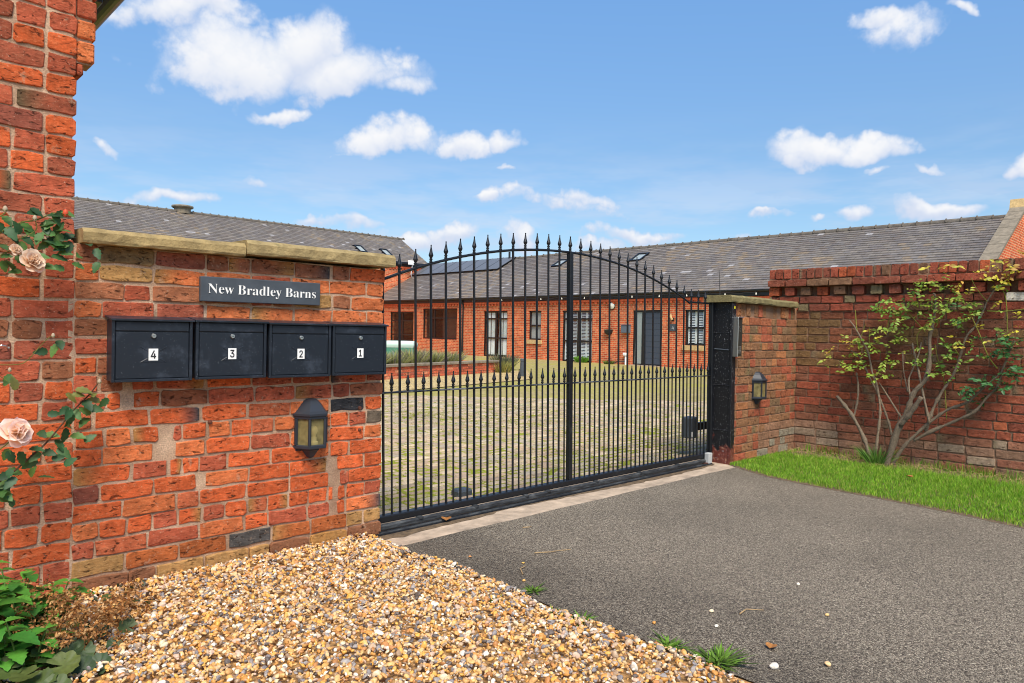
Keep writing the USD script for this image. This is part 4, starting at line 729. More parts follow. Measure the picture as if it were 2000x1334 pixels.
for x0, x1, dz in ((6.345, 6.56, 0), (6.565, 7.18, .002), (7.185, 7.80, -.004)): coping(pier, x0, x1, 3.548, 3.86, 1.60+dz, 1.668+dz, r, L(126, 114, 76))
sp = thing('steel_gate_post', 'wide black painted steel post, rusting at its foot, on the pier end', 'gate post', (6.43, 3.68, 0))
def sheared(lo, hi, c=.003):
    V, F = MB().box(lo, hi, c).get(); V[:, 0] -= .018*V[:, 2]; return V, F
obj('web', sheared((6.425, 3.592, -.02), (6.465, 3.80, 1.598)), 'worn_black', sp); obj('front_flange', sheared((6.418, 3.566, -.02), (6.492, 3.590, 1.598)), 'worn_black', sp); obj('rear_flange', sheared((6.418, 3.775, -.02), (6.424, 3.806, 1.598)), 'worn_black', sp)
for z in (1.30, .78, .33):
    P = [(6.424-.018*z, y, z+.004*math.sin(40*y)) for y in np.linspace(3.595, 3.772, 9)]; obj('weld_seam', MB().tube(P, .004, 5), 'worn_black', sp)
P = [(6.424-.018*1.13, y, 1.13+.01*(y-3.6)*4) for y in np.linspace(3.60, 3.76, 9)]; obj('strap', MB().tube(P, .006, 6), 'slate_plate', sp)
obj('sticker', MB().box((6.424, 3.5635, 1.535), (6.444, 3.5655, 1.562)), 'yellow_label', sp)
ic = thing('intercom', 'tall narrow stainless steel gate intercom with keypad on the black post', 'intercom', (6.47, 3.55, 1.26))
obj('hood', MB().box((6.408, 3.508, 1.065), (6.418, 3.566, 1.452), .003), 'steel', ic); obj('case', MB().box((6.4185, 3.520, 1.068), (6.512, 3.5655, 1.449), .004), 'dark_steel', ic)
obj('hood', MB().box((6.4185, 3.506, 1.450), (6.514, 3.566, 1.456), .002), 'steel', ic)
for i in range(6):
    for j in range(3): obj('key', MB().box((6.445+j*.017, 3.5165, 1.098+i*.0125), (6.456+j*.017, 3.5195, 1.106+i*.0125), .001), 'steel', ic)
for k, (dx, dz) in enumerate(((0, 0), (.018, .01), (.036, 0), (.006, .026), (.03, .026), (.018, -.012))): obj('speaker_hole', MB().lathe((6.450+dx, 3.5195, 1.330+dz), [(.0001, -.002), (.006, -.002), (.006, .001)], 8, axis=1), 'steel' if k % 2 else 'print_black', ic)
obj('antenna', MB().tube([(6.50, 3.77, 1.668), (6.50, 3.77, 1.70), (6.494, 3.772, 1.80), (6.484, 3.776, 1.93)], .005, 6, r1=.003), 'cable', label='thin black aerial rod on the coping of the right pier', cat='aerial')
# ---------------------------------------------------------------- garden wall on the right
gw = thing('garden_wall', 'old dark red brick garden wall with dentil course behind the shrub', 'wall', (8.0, 1.8, 0))
RX = 7.9
V, F = mortar_relief(-3.93, 2.5, -.06, 1.733, 0, .3, 12).get(); V = np.c_[RX+.007+V[:, 1], -V[:, 0], V[:, 2]]; obj('mortar', (V, F), 'grey_mortar', gw)
obj('mortar_core', MB().box((RX+.045, -2.5, 1.734), (RX+.3, 3.93, 1.838)).box((RX-.03, -2.5, 1.839), (RX+.3, 3.93, 2.03)), 'grey_mortar', gw)
cw = .0866; rc = [(k*cw, (k+1)*cw, 'S', 0, .03) for k in range(18)]
rc += [(18*cw, 19*cw, 'S', .012, .04), (19*cw, 20*cw-.0, 'S', .016, .04), (20*cw, 21.2*cw, 'D', .03, .09), (21.2*cw, 22.15*cw, 'S', .068, .1), (22.2*cw, 2.042, 'E', .045, .08)]
def t_right(u, z, r, k):
    yy = -u; m = pnoise(u*1.2, z*1.2, 4)
    if k in ('E', 'D') or z > 1.56: c = pick(r, (L(140, 68, 50), 3), (L(124, 66, 50), 3), (L(120, 84, 62), 1.4), (L(158, 76, 48), .6), (L(120, 100, 72), .7 if yy > 2.8 else .1)); c = c*.9
    elif z > .95: c = pick(r, (L(114, 66, 46), 3), (L(110, 80, 52), .5+4*(m > .5 and yy > 2.2)), (L(120, 60, 44), 3), (L(104, 64, 48), 2))
    elif z > .32: c = pick(r, (L(140, 72, 52), 4), (L(128, 66, 50), 3), (L(150, 78, 52), 1), (L(116, 72, 54), 1.8))
    else: c = pick(r, (L(132, 96, 76), 3), (L(132, 84, 64), 3), (L(140, 114, 94), 1.2), (L(128, 78, 60), 2))
    if z > 1.64 and z < 1.75 and 1.45 < yy < 1.62: c = np.array(L(206, 188, 172))
    c = c*np.array([1.32, 1.46, 1.46])
    return (c, L(124, 108, 84), r.choice((-1, 1))) if r.random() < .1 else (c, None, 0)
brick_face(gw, (np.array([RX, 0, 0]), np.array([0, -1., 0]), np.array([-1., 0, 0])), rc, -3.93, .2, t_right, 71, 'old_brick', limit=300, joint=.013, irr=.0035)
ec = [(17*cw+k*cw, 18*cw+k*cw, 'H' if k % 2 else 'S', .0, .03) for k in range(5)]
brick_face(gw, (np.array([0, 3.925, 0]), np.array([1., 0, 0]), np.array([0, 1., 0])), ec, RX-.03, RX+.3, t_right, 73, 'old_brick', limit=0)
# ---------------------------------------------------------------- barn across the courtyard (front at x = 23.7)
barn = thing('brick_barn', 'long single storey red brick barn with slate roof behind the gate', 'barn', (27, 21, 0))
BX, EZ, RZ, RXX = 23.7, 2.93, 5.40, 28.05
OPEN = [(35.12, 32.79, .02, 2.26), (31.95, 28.96, .77, 2.41), (26.86, 25.12, .0, 2.25), (23.66, 22.86, .89, 2.24), (21.54, 19.79, -.02, 2.24), (17.66, 16.23, .0, 2.23), (15.21, 14.35, .87, 2.23)]
pw = sbox(-36.95, -.1, -5.35, 2.72)
for a, b, z0, z1 in OPEN: pw = pw.difference(sbox(-a, z0, -b, z1))
m = extrude(pw, .3); V = np.array(m.vertices); obj('front_wall', (np.c_[BX+V[:, 2], -V[:, 0], V[:, 1]], np.array(m.faces)), 'barn_brick_y', barn)
g = extrude(Polygon([(BX+.3, -.1), (BX+8.6, -.1), (BX+8.6, 2.9), (RXX, 5.3), (BX+.3, 2.95)]), .3); V = np.array(g.vertices); obj('gable_wall', (np.c_[V[:, 0], 5.35+V[:, 2], V[:, 1]], np.array(g.faces)), 'barn_brick_x', barn)
par = Polygon([(BX-.05, 2.5), (BX+.3, 2.5), (RXX, 4.9), (RXX, 5.62), (BX-.05, 3.16)])
g = extrude(par, .33); V = np.array(g.vertices); obj('parapet', (np.c_[V[:, 0], 5.34+V[:, 2]-.005, V[:, 1]], np.array(g.faces)), 'barn_brick_x', barn)
t30 = (RZ-EZ)/(RXX-23.55)
n = 8
for k in range(n):
    a, b = k/n+.003, (k+1)/n-.003
    xa, xb = BX-.12+(RXX+.1-BX+.12)*a, BX-.12+(RXX+.1-BX+.12)*b; za, zb = 3.14+2.55*a, 3.14+2.55*b
    V = [(xa, 5.27, za), (xb, 5.27, zb), (xb, 5.72, zb), (xa, 5.72, za)]; V += [(x, y, z+.09) for x, y, z in V]
    obj('coping_slab', MB().raw(V, [(0, 3, 2, 1), (4, 5, 6, 7), (0, 1, 5, 4), (1, 2, 6, 5), (2, 3, 7, 6), (3, 0, 4, 7)]), 'old_coping', barn)
obj('apex_stone', MB().raw([(RXX-.15, 5.25, 5.62), (RXX+.5, 5.25, 5.62), (RXX+.5, 5.74, 5.62), (RXX-.15, 5.74, 5.62), (RXX-.05, 5.25, 5.93), (RXX+.4, 5.25, 5.93), (RXX+.4, 5.74, 5.93), (RXX-.05, 5.74, 5.93)], [(0, 3, 2, 1), (4, 5, 6, 7), (0, 1, 5, 4), (1, 2, 6, 5), (2, 3, 7, 6), (3, 0, 4, 7)]), 'sandstone', barn)
dn = MB()
for k in range(130):
    y = 36.8-.235*k
    if y < 5.5: break
    z = 2.53 if y > 28.5 else 2.50
    dn.box((BX-.06, y-.115, z), (BX+.01, y, z+.085))
for a, b, z in ((36.9, 28.55, 2.625), (28.3, 5.4, 2.595)): dn.box((BX-.075, b, z), (BX+.01, a, z+.09))
obj('dentil_course', dn, 'corbel_brick', barn, kind='stuff')
obj('fascia', MB().box((BX-.10, 5.75, 2.70), (BX-.07, 36.9, 2.90)), 'gutter_black', barn)
V, F = [], []
for yy in (5.75, 36.9):
    for k in range(9): a = math.pi+math.pi*k/8; V.append((BX-.165+.062*math.cos(a), yy, 2.905+.07*math.sin(a)))
for k in range(8): F.append((k, 9+k, 10+k, k+1))
gt = obj('gutter', MB().raw(V, F), 'gutter_black', barn)
for y in np.arange(6.5, 36.5, 1.9): obj('bracket', MB().box((BX-.235, y, 2.83), (BX-.1, y+.03, 2.845)), 'gutter_black', gt)
for y in (28.42,): obj('downpipe', MB().tube([(BX-.16, y, 2.86), (BX-.16, y, 2.75), (BX-.05, y, 2.55), (BX-.05, y, .05)], .04, 8), 'gutter_black', barn, smooth=50)
rf = obj('roof', MB().raw([(23.56, 5.6, EZ-.035), (RXX, 5.6, RZ-.035), (RXX, 37.05, RZ-.035), (23.56, 37.05, EZ-.035), (32.5, 5.6, EZ-.035), (32.5, 37.05, EZ-.035)], [(0, 3, 2, 1), (1, 2, 5, 4)]), 'gutter_black', barn)
def slates(roofpath, P, limit, seed, gauge=.2, width=.24):
    """P(s, t): point t metres up the slope at s metres along it; s, t ranges and the outward normal come with it"""
    fn, s0, s1, t1, nrm, skip = P; r = np.random.default_rng(seed); out = []; row = 0; t = 0.0
    cols = [L(152, 140, 128), L(145, 133, 122), L(157, 145, 132), L(144, 133, 125), L(160, 147, 132), L(150, 135, 122), L(153, 143, 134)]
    while t < t1-.05:
        s = s0-(width*.5 if row % 2 else 0)
        while s < s1:
            a, b = max(s, s0), min(s+width*r.uniform(.97, 1.0)-.004, s1)
            if b-a > .04 and not (skip and skip((a+b)/2, t+gauge/2)):
                lo = .026+r.uniform(-.004, .006); d = r.uniform(-.004, .004); e = min(t+gauge+.03, t1)
                p = [fn(a, t+d)+nrm*lo, fn(b, t+d+r.uniform(-.004, .004))+nrm*lo, fn(b, e)+nrm*.004, fn(a, e)+nrm*.004]; q = [fn(a, t+d), fn(b, t+d)]
                c = np.array(cols[r.integers(len(cols))])*r.uniform(.48, .58)
                m = pnoise(a*.5, t*.5, seed)
                c = c*(.7+.6*m)
                if m > .58 and r.random() < .3: c = np.array(L(142, 124, 102))*r.uniform(.75, .95)
                if r.random() < .015: c = np.array(L(158, 152, 148))
                V = np.array(p+q+[(p[0]+p[3])/2+(q[0]-p[0])*.5, (p[1]+p[2])/2+(q[1]-p[1])*.5]); F = [(0, 1, 2), (0, 2, 3), (4, 5, 1), (4, 1, 0), (4, 0, 3), (1, 5, 2)]
                out.append((np.linalg.norm(V.mean(0)-EYEP), V, np.array(F), c))
            s += width
        t += gauge; row += 1
    out.sort(key=lambda e: e[0]); rest = MB()
    for k, (d, V, F, c) in enumerate(out):
        if k < limit: obj('slate', (V, F), 'slate', roofpath, tint=c)
        else: rest.raw(V, F, c)
    obj('slating', rest, 'slate', roofpath, tint=rest.tints(), kind='stuff')
dv = np.array([RXX-23.56, 0, RZ-EZ]); Ls = np.linalg.norm(dv); dv /= Ls; nr = np.array([-dv[2], 0, dv[0]])
RL = [(24.98, 24.36, 26.55, 27.3), (20.02, 19.5, 26.55, 27.3)]
def skip_b(s, t):
    x = 23.56+dv[0]*t; y = 5.72+s
    return any(b-.02 < y < a+.02 and x0 < x < x1 for a, b, x0, x1 in RL)
slates(rf, (lambda s, t: np.array([23.53, 5.72+s, EZ])+dv*t-np.array([0, 0, .02]), 0, 31.25, Ls+.02, nr, skip_b), 300, 5)
for k, y in enumerate(np.arange(5.75, 37, .46)):
    jz = rng.uniform(-.012, .012); V, F = [], []
    for yy in (y+.01, y+.445):
        for q in range(7): a = math.pi*(1-q/6); V.append((RXX+.15*math.cos(a), yy, RZ-.06+jz+.13*math.sin(a)))
    F = [(q, q+1, 8+q, 7+q) for q in range(6)]; mb = MB().raw(V, F); mb.tube([(RXX+.155*math.cos(a), y+.45, RZ-.055+jz+.145*math.sin(a)) for a in np.linspace(math.pi, 0, 7)], .03, 5)
    obj('ridge_tile', mb, 'ridge_tile', rf)
def rooflight(parent, c, su, sv, n, hw, hh):
    c, su, sv, n = map(np.array, (c, su, sv, n)); B = lambda a, b, h: c+su*a+sv*b+n*h
    mb = MB()
    for a0, a1, b0, b1 in ((-hw, hw, -hh, -hh+.07), (-hw, hw, hh-.07, hh), (-hw, -hw+.07, -hh+.071, hh-.071), (hw-.07, hw, -hh+.071, hh-.071)):
        V = [B(a, b, h) for h in (-.02, .07) for a, b in ((a0, b0), (a1, b0), (a1, b1), (a0, b1))]; mb.raw(V, [(0, 3, 2, 1), (4, 5, 6, 7), (0, 1, 5, 4), (1, 2, 6, 5), (2, 3, 7, 6), (3, 0, 4, 7)])
    w_ = obj('rooflight', mb, 'frame_black', parent)
    obj('pane', MB().raw([B(a, b, .04) for a, b in ((-hw+.07, -hh+.07), (hw-.07, -hh+.07), (hw-.07, hh-.07), (-hw+.07, hh-.07))], [(0, 1, 2, 3)]), 'window_glass', w_)
    obj('blind', MB().raw([B(a, b, .015) for a, b in ((-hw+.07, -hh+.07), (hw-.07, -hh+.07), (hw-.07, hh-.07), (-hw+.07, hh-.07))], [(0, 1, 2, 3)]), 'grey_curtain', w_)
for a, b, x0, x1 in RL:
    xm = (x0+x1)/2; rooflight(rf, (xm, (a+b)/2, EZ+(xm-23.56)*dv[2]/dv[0]), (0, -1, 0), dv, nr, .31, .42)
obj('vent_pipe', MB().tube([(27.8, 29.4, 5.2), (27.8, 29.4, 5.75)], .06, 8), 'gutter_black', rf)
# windows and doors of the barn
def pane_window(y0, y1, z0, z1, mull, trans, blind, sill=True, name='window', wide=.07):
    fm = MB(); x0, x1 = BX+.06, BX+.12
    fm.box((x0, y1, z0), (x1, y0, z0+wide), .004); fm.box((x0, y1, z1-wide), (x1, y0, z1), .004); fm.box((x0, y1, z0+wide+.001), (x1, y1+wide, z1-wide-.001), .004); fm.box((x0, y0-wide, z0+wide+.001), (x1, y0, z1-wide-.001), .004)
    for y in mull: fm.box((x0-.002, y-wide*.8, z0+wide+.001), (x1-.002, y+wide*.8, z1-wide-.001), .004)
    for z in trans: fm.box((x0-.005, y1+wide+.001, z-wide*.5), (x1-.005, y0-wide-.001, z+wide*.5), .004)
    w_ = obj(name, fm, 'frame_black', barn)
    ys = [y0]+list(mull)+[y1]; zs = [z0]+list(trans)+[z1]
    for i in range(len(ys)-1):
        for j in range(len(zs)-1): obj('pane', MB().raw([(x0+.03, ys[i], zs[j]), (x0+.03, ys[i+1], zs[j]), (x0+.03, ys[i+1], zs[j+1]), (x0+.03, ys[i], zs[j+1])], [(0, 1, 2, 3)]), 'window_glass', w_)
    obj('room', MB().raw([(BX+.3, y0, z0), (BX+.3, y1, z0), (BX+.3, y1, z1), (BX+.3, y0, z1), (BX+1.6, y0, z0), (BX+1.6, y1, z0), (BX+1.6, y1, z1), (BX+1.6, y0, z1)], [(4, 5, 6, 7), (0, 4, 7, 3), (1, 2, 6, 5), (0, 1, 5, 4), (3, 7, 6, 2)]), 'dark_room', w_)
    xb = BX+.135
    if blind == 'slats':
        for i in range(len(ys)-1):
            mb = MB(); a, b = ys[i]-wide*1.3, ys[i+1]+wide*1.3; st = max(1, round((a-b)/.4))
            for q in range(st):
                p, s = a-(a-b)*q/st, a-(a-b)*(q+1)/st
                for y in (p-.02, s+.02): mb.box((xb-.015, y-.024, z0+wide), (xb+.015, y+.024, z1-wide))
                for z in np.arange(z0+wide+.03, z1-wide-.03, .062):
                    V = [(xb-.02, p-.045, z), (xb-.02, s+.045, z), (xb+.015, s+.045, z+.032), (xb+.015, p-.045, z+.032)]; mb.raw(V, [(0, 1, 2, 3)])
            obj('shutter', mb, 'blind_white', w_)
    elif blind == 'curtain':
        for i in range(len(ys)-1):
            a, b = ys[i]-wide, ys[i+1]+wide
            for q in (.28, .72):
                mb = MB(); c = a-(a-b)*q
                for k in range(5): mb.tube([(xb+.01*(k % 2), c+.05*(k-2), z0+.1), (xb+.01*(k % 2), c+.05*(k-2), z1-.08)], .026, 6, cap=False)
                obj('curtain', mb, 'blind_white', w_)
    elif blind == 'sheet': obj('curtain', MB().box((xb, y1+wide, z0+wide), (xb+.01, y0-wide, z1-wide)), 'grey_curtain', w_)
    elif blind == 'brown': obj('curtain', MB().box((xb+.3, y1+wide, z0+wide), (xb+.31, y0-(y0-y1)*.42, z1-wide)), 'brown_blind', w_)
    if sill: obj('sill', MB().box((BX-.06, y1-.09, z0-.19), (BX+.06, y0+.07, z0-.002), .006), 'sandstone', w_)
    return w_
pane_window(35.12, 32.79, .02, 2.26, [33.95], [1.75, .95], None, False, 'glazed_door')
pane_window(31.95, 28.96, .77, 2.41, [30.95], [1.90], 'brown', False)
pane_window(26.86, 25.12, .0, 2.25, [25.98], [1.87, .92], 'curtain', False, 'french_window')
pane_window(23.66, 22.86, .89, 2.24, [], [1.56], 'sheet')
pane_window(21.54, 19.79, -.02, 2.24, [20.64], [1.87, .90], 'slats', False, 'french_window')
pane_window(15.21, 14.35, .87, 2.23, [], [1.545], 'slats')
fm = MB(); x0, x1 = BX+.05, BX+.13
for lo, hi in (((17.58, 0), (17.66, 2.23)), ((17.08, .061), (17.24, 2.149)), ((16.23, 0), (16.31, 2.23)), ((16.311, 2.15), (17.579, 2.23)), ((16.311, 0), (17.579, .06))): fm.box((x0, lo[0], lo[1]), (x1, hi[0], hi[1]), .004)
fd = obj('front_door', fm, 'frame_black', barn)
obj('side_light', MB().box((x0+.03, 17.24, .06), (x0+.04, 17.58, 2.15)), 'grey_curtain', fd)
obj('side_pane', MB().raw([(x0+.02, 17.24, .06), (x0+.02, 17.58, .06), (x0+.02, 17.58, 2.15), (x0+.02, 17.24, 2.15)], [(0, 1, 2, 3)]), 'window_glass', fd)
for k in range(9): obj('panel', MB().box((x0+.02, 16.312, .062+k*.232), (x0+.06, 17.079, .062+(k+1)*.232-.012), .004), 'door_grey', fd)
obj('leaf_core', MB().box((x0+.03, 16.31, .061), (x0+.055, 17.08, 2.149)), 'door_grey', fd)
obj('door_step', MB().box((BX-.15, 16.2, -.05), (BX+.05, 17.7, .012)), 'concrete', fd)
# solar panels on the roof
so = thing('solar_array', 'row of dark grey solar panels near the ridge of the barn roof', 'solar panels', (27.3, 33.2, 4.9))
for k in range(8):
    y1 = 37.38-1.05*k; y0 = y1-1.03; pts = []
    for h in (.08, .12):
        for x, y in ((26.55, y0), (28.0, y0), (28.0, y1), (26.55, y1)): pts.append(np.array([x, y, EZ+(x-23.56)*dv[2]/dv[0]])+nr*h)
    p = obj('solar_panel', MB().raw(pts, [(0, 3, 2, 1), (0, 1, 5, 4), (1, 2, 6, 5), (2, 3, 7, 6), (3, 0, 4, 7)]), 'frame_black', so)
    c = sum(pts[4:])/4; obj('cell_sheet', MB().raw([q+(c-q)*.025+nr*.004 for q in pts[4:]], [(0, 1, 2, 3)]), 'solar', p)
# fittings on the barn front
bl = thing('bulkhead_light', 'round white bulkhead light high on the barn wall', 'wall light', (BX-.02, 18.73, 2.42)); V, F = MB().lathe((0, 0, 0), [(.0001, .10), (.09, .085), (.135, .04), (.14, .03)][::-1], 16).get(); obj('diffuser', (np.c_[BX-V[:, 2], 18.73+V[:, 0], 2.42+V[:, 1]], F), 'lens', bl, smooth=60)
V, F = MB().lathe((0, 0, 0), [(.16, 0), (.16, .03), (.135, .035)], 16).get(); obj('rim', (np.c_[BX-V[:, 2], 18.73+V[:, 0], 2.42+V[:, 1]], F), 'frame_black', bl, smooth=60)
hb = thing('wall_basket', 'black half round planting basket on the barn wall', 'wall basket', (BX-.1, 18.88, 1.25))
V, F = [], []
for i, (s, z) in enumerate(((.02, -.14), (.12, -.11), (.19, -.03), (.21, .09), (.19, .10))):
    for k in range(9): a = math.pi*k/8; V.append((BX-s*math.sin(a), 18.88+s*math.cos(a), 1.33+z))
F = [(i*9+k, i*9+k+1, (i+1)*9+k+1, (i+1)*9+k) for i in range(4) for k in range(8)]; obj('basket', MB().raw(V, F), 'gutter_black', hb); obj('bracket', MB().box((BX-.02, 18.86, 1.3), (BX, 18.9, 1.6)), 'gutter_black', hb); obj('compost', MB().lathe((BX-.09, 18.88, 1.40), [(.13, 0), (.09, .03), (.0001, .04)], 8), 'soil', hb)
lb = thing('barn_letter_box', 'blue grey letter box left of the grey barn door', 'letter box', (BX-.06, 17.96, 1.3)); obj('body', MB().box((BX-.12, 17.75, 1.30), (BX, 18.17, 1.60), .01), 'letterbox_grey', lb); obj('lid', MB().box((BX-.135, 17.74, 1.602), (BX, 18.18, 1.64), .006), 'letterbox_grey', lb)
pq = thing('number_plaque', 'square dark slate plaque numbered 4 beside the barn window', 'plaque', (BX-.02, 15.72, 1.54)); obj('plate', MB().box((BX-.03, 15.58, 1.40), (BX, 15.86, 1.68), .004), 'slate_plate', pq)
m = meshkit.text_mesh('4', .13, .003); c = (m.bounds[0]+m.bounds[1])/2; V = np.array(m.vertices)-[c[0], c[1], 0]; obj('digit', (np.c_[BX-.0305-V[:, 2], 15.72-V[:, 0], 1.54+V[:, 1]], np.array(m.faces)), 'grey_block', pq)
wl = thing('wall_lamp', 'small brass and glass lamp above the number plaque', 'wall lamp', (BX-.06, 15.77, 1.9)); obj('shade', MB().tube([(BX-.05, 15.82, 2.04), (BX-.08, 15.78, 1.92), (BX-.06, 15.74, 1.84)], .04, 8, r1=.05), 'sandstone', wl); obj('backplate', MB().box((BX-.03, 15.68, 1.80), (BX, 15.80, 1.92), .01), 'gutter_black', wl)
wp = thing('white_standpipe', 'white plastic pipe standing against the barn wall left of the door', 'pipe', (BX-.08, 17.93, 0)); obj('pipe', MB().tube([(BX-.08, 17.92, -.02), (BX-.08, 17.93, .40)], .035, 8), 'white_paint', wp, smooth=50); obj('cap', MB().box((BX-.15, 17.86, .36), (BX-.01, 18.03, .48), .02), 'white_paint', wp); obj('hose', MB().tube([(BX-.12, 17.95, .12), (BX-.2, 18.2, .13), (BX-.2, 18.45, .02)], .02, 6), 'cable', wp)
fs = thing('festoon_lights', 'string of small white bulbs hung under the barn gutter', 'festoon lights', (BX-.2, 20, 2.8))
ys = [27.4, 25.29, 22.67, 21.38, 20.07, 18.7, 17.55, 16.24, 15.0, 13.4, 12.2]
P = []
for a, b in zip(ys[:-1], ys[1:]): P += [(BX-.24, a, 2.82), (BX-.24, (a+b)/2, 2.79)]
obj('cable', MB().tube(P+[(BX-.24, ys[-1], 2.82)], .008, 4), 'cable', fs)
for y in ys: obj('bulb', MB().lathe((BX-.24, y, 2.68), [(.0001, .04), (.02, .046), (.028, .065), (.02, .09), (.013, .1), (.013, .13)], 10), 'lens', fs, smooth=60)
# ---------------------------------------------------------------- taller barn at the back left
b2 = thing('tall_barn', 'taller brick barn with long slate roof rising behind the left wall', 'barn', (17, 40, 0))
BY, E2, R2, RY2, XE = 37.1, 5.46, 7.34, 40.2, 27.85
obj('front_wall', MB().box((2, BY, -.1), (XE-.1, BY+.3, 5.2)), 'barn_brick_x', b2)
g = extrude(Polygon([(BY+.31, -.1), (BY+6.1, -.1), (BY+6.1, 5.3), (RY2, 7.2), (BY+.31, 5.35)]), .3); V = np.array(g.vertices); obj('gable_wall', (np.c_[XE-.45+V[:, 2], V[:, 0], V[:, 1]], np.array(g.faces)), 'barn_brick_y', b2)
dn = MB()
for x in np.arange(2.1, XE-.2, .235): dn.box((x, BY-.06, 4.98), (x+.115, BY+.01, 5.065))
dn.box((2, BY-.075, 5.07), (XE-.1, BY+.01, 5.16)); obj('dentil_course', dn, 'corbel_brick', b2, kind='stuff')
obj('gutter', MB().box((2, BY-.22, 5.30), (XE, BY-.08, 5.42), .03), 'gutter_black', b2); obj('fascia', MB().box((2, BY-.079, 5.20), (XE, BY-.05, 5.44)), 'gutter_black', b2)
rf2 = obj('roof', MB().raw([(2, BY-.13, E2-.035), (XE, BY-.13, E2-.035), (XE, RY2, R2-.035), (2, RY2, R2-.035), (XE, 43.5, E2-.035), (2, 43.5, E2-.035)], [(0, 1, 2, 3), (3, 2, 4, 5)]), 'gutter_black', b2)
d2 = np.array([0, RY2-BY+.13, R2-E2]); L2 = np.linalg.norm(d2); d2 /= L2; n2 = np.array([0, -d2[2], d2[1]])
RL2 = [(23.45, 38.06), (25.22, 37.93)]
slates(rf2, (lambda s, t: np.array([XE-s, BY-.15, E2-.02])+d2*t, 0, 22, L2+.02, n2, lambda s, t: any(abs(XE-s-x) < .3 and abs(BY-.15+d2[1]*t-y) < .42 for x, y in RL2)), 0, 8)
for x, y in RL2: rooflight(rf2, (x, y, E2+(y-BY+.13)*d2[2]/d2[1]), (1, 0, 0), d2, n2, .27, .46)
for x in np.arange(6, XE, .46):
    V = []
    for xx in (x, x+.445):
        for q in range(7): a = math.pi*(1-q/6); V.append((xx, RY2+.15*math.cos(a), R2-.06+.13*math.sin(a)))
    mb = MB().raw(V, [(q, q+1, 8+q, 7+q) for q in range(6)]); mb.tube([(x+.45, RY2+.155*math.cos(a), R2-.055+.14*math.sin(a)) for a in np.linspace(math.pi, 0, 7)], .028, 5); obj('ridge_tile', mb, 'ridge_tile', rf2)
obj('ridge_cowl', MB().lathe((13.75, RY2+.1, R2-.1), [(.42, 0), (.42, .30), (.52, .31), (.56, .36), (.54, .42), (.40, .45), (.0001, .47)], 18), 'old_coping', rf2, smooth=35)
fl = thing('floodlight', 'white floodlight on a bracket at the end of the taller barn', 'floodlight', (26.2, 36.8, 5.0)); obj('lamp_head', MB().box((25.95, 36.55, 5.27), (26.55, 36.62, 5.55), .02), 'white_paint', fl); obj('bracket', MB().tube([(26.3, 36.62, 5.27), (26.3, 36.75, 4.7), (26.5, 36.9, 4.5)], .03, 6), 'white_paint', fl)
# ---------------------------------------------------------------- raised planter in the courtyard
pl = thing('raised_planter', 'low red brick planter with stone coping in the courtyard', 'planter', (12, 15.5, 0))
A, B = np.array([8.6, 14.62]), np.array([14.9, 16.10]); U2 = (B-A)/np.linalg.norm(B-A); N2 = np.array([U2[1], -U2[0]]); U3, N3 = np.array([*U2, 0]), np.array([*N2, 0]); LN = np.linalg.norm(B-A)
def slab(u0, u1, w0, w1, z0, z1): 
    V, F = MB().box((u0, w0, z0), (u1, w1, z1), .004).get(); return (np.array([A[0], A[1], 0])+V[:, :1]*U3+V[:, 1:2]*(-N3)+V[:, 2:]*np.array([0, 0, 1]), F)
obj('mortar', slab(0, LN-.01, .006, .22, -.05, .31), 'grey_mortar', pl); obj('end_wall', slab(LN-.23, LN, .221, 1.7, -.05, .31), 'barn_brick_y', pl)
brick_face(pl, (np.array([A[0], A[1], 0]), U3, N3), [(k*.0775, (k+1)*.0775, 'S', 0, .03) for k in range(4)], 0, LN, lambda u, z, r, k: (pick(r, (L(186, 92, 64), 4), (L(160, 82, 64), 2), (L(204, 128, 94), 2)), None, 0), 91, 'brick', limit=150)
q = 0.0
while q < LN: obj('coping_slab', slab(q, min(q+.895, LN+.03), -.04, .27, .311, .372), 'old_coping', pl); q += .9
obj('soil', slab(0, LN-.23, .271, 1.7, .2, .30), 'soil', pl)
def tufty(name, label, x, y, z, rad, h, n, seed, cols, cat='plant', group=None, w=.006, spread=1.0, path=None):
    r = np.random.default_rng(seed); mb = MB()
    for k in range(n):
        a, q = r.uniform(0, 6.283), rad*math.sqrt(r.random())*.55; bx, by = x+q*math.cos(a), y+q*math.sin(a)
        hh = h*r.uniform(.55, 1.05); ox, oy = math.cos(a)*q*spread+r.normal(0, .03), math.sin(a)*q*spread+r.normal(0, .03); t = np.array(cols[r.integers(len(cols))])*r.uniform(.7, 1.2); c = r.uniform(0, 3.14); dx, dy = math.cos(c)*w, math.sin(c)*w
        P = [(bx-dx, by-dy, z), (bx+dx, by+dy, z), (bx+ox*.5+dx, by+oy*.5+dy, z+hh*.6), (bx+ox*.5-dx, by+oy*.5-dy, z+hh*.6), (bx+ox, by+oy, z+hh)]
        mb.raw(P, [(0, 1, 2), (0, 2, 3), (3, 2, 4)], t)
    return obj(name, mb, 'blade', tint=mb.tints(), label=label, cat=cat, group=group)
lav = [L(158, 160, 84), L(176, 170, 104), L(140, 144, 88), L(186, 174, 122), L(154, 140, 128)]
for k, u in enumerate((.9, 1.7, 2.5, 3.3, 4.1, 4.9)):
    p = A+U2*u-N2*.75; tufty('lavender', None, p[0], p[1], .29, .55, .40 if k != 3 else .5, 420, 200+k, lav, group='lavender bushes along the raised planter', w=.009, spread=1.3)
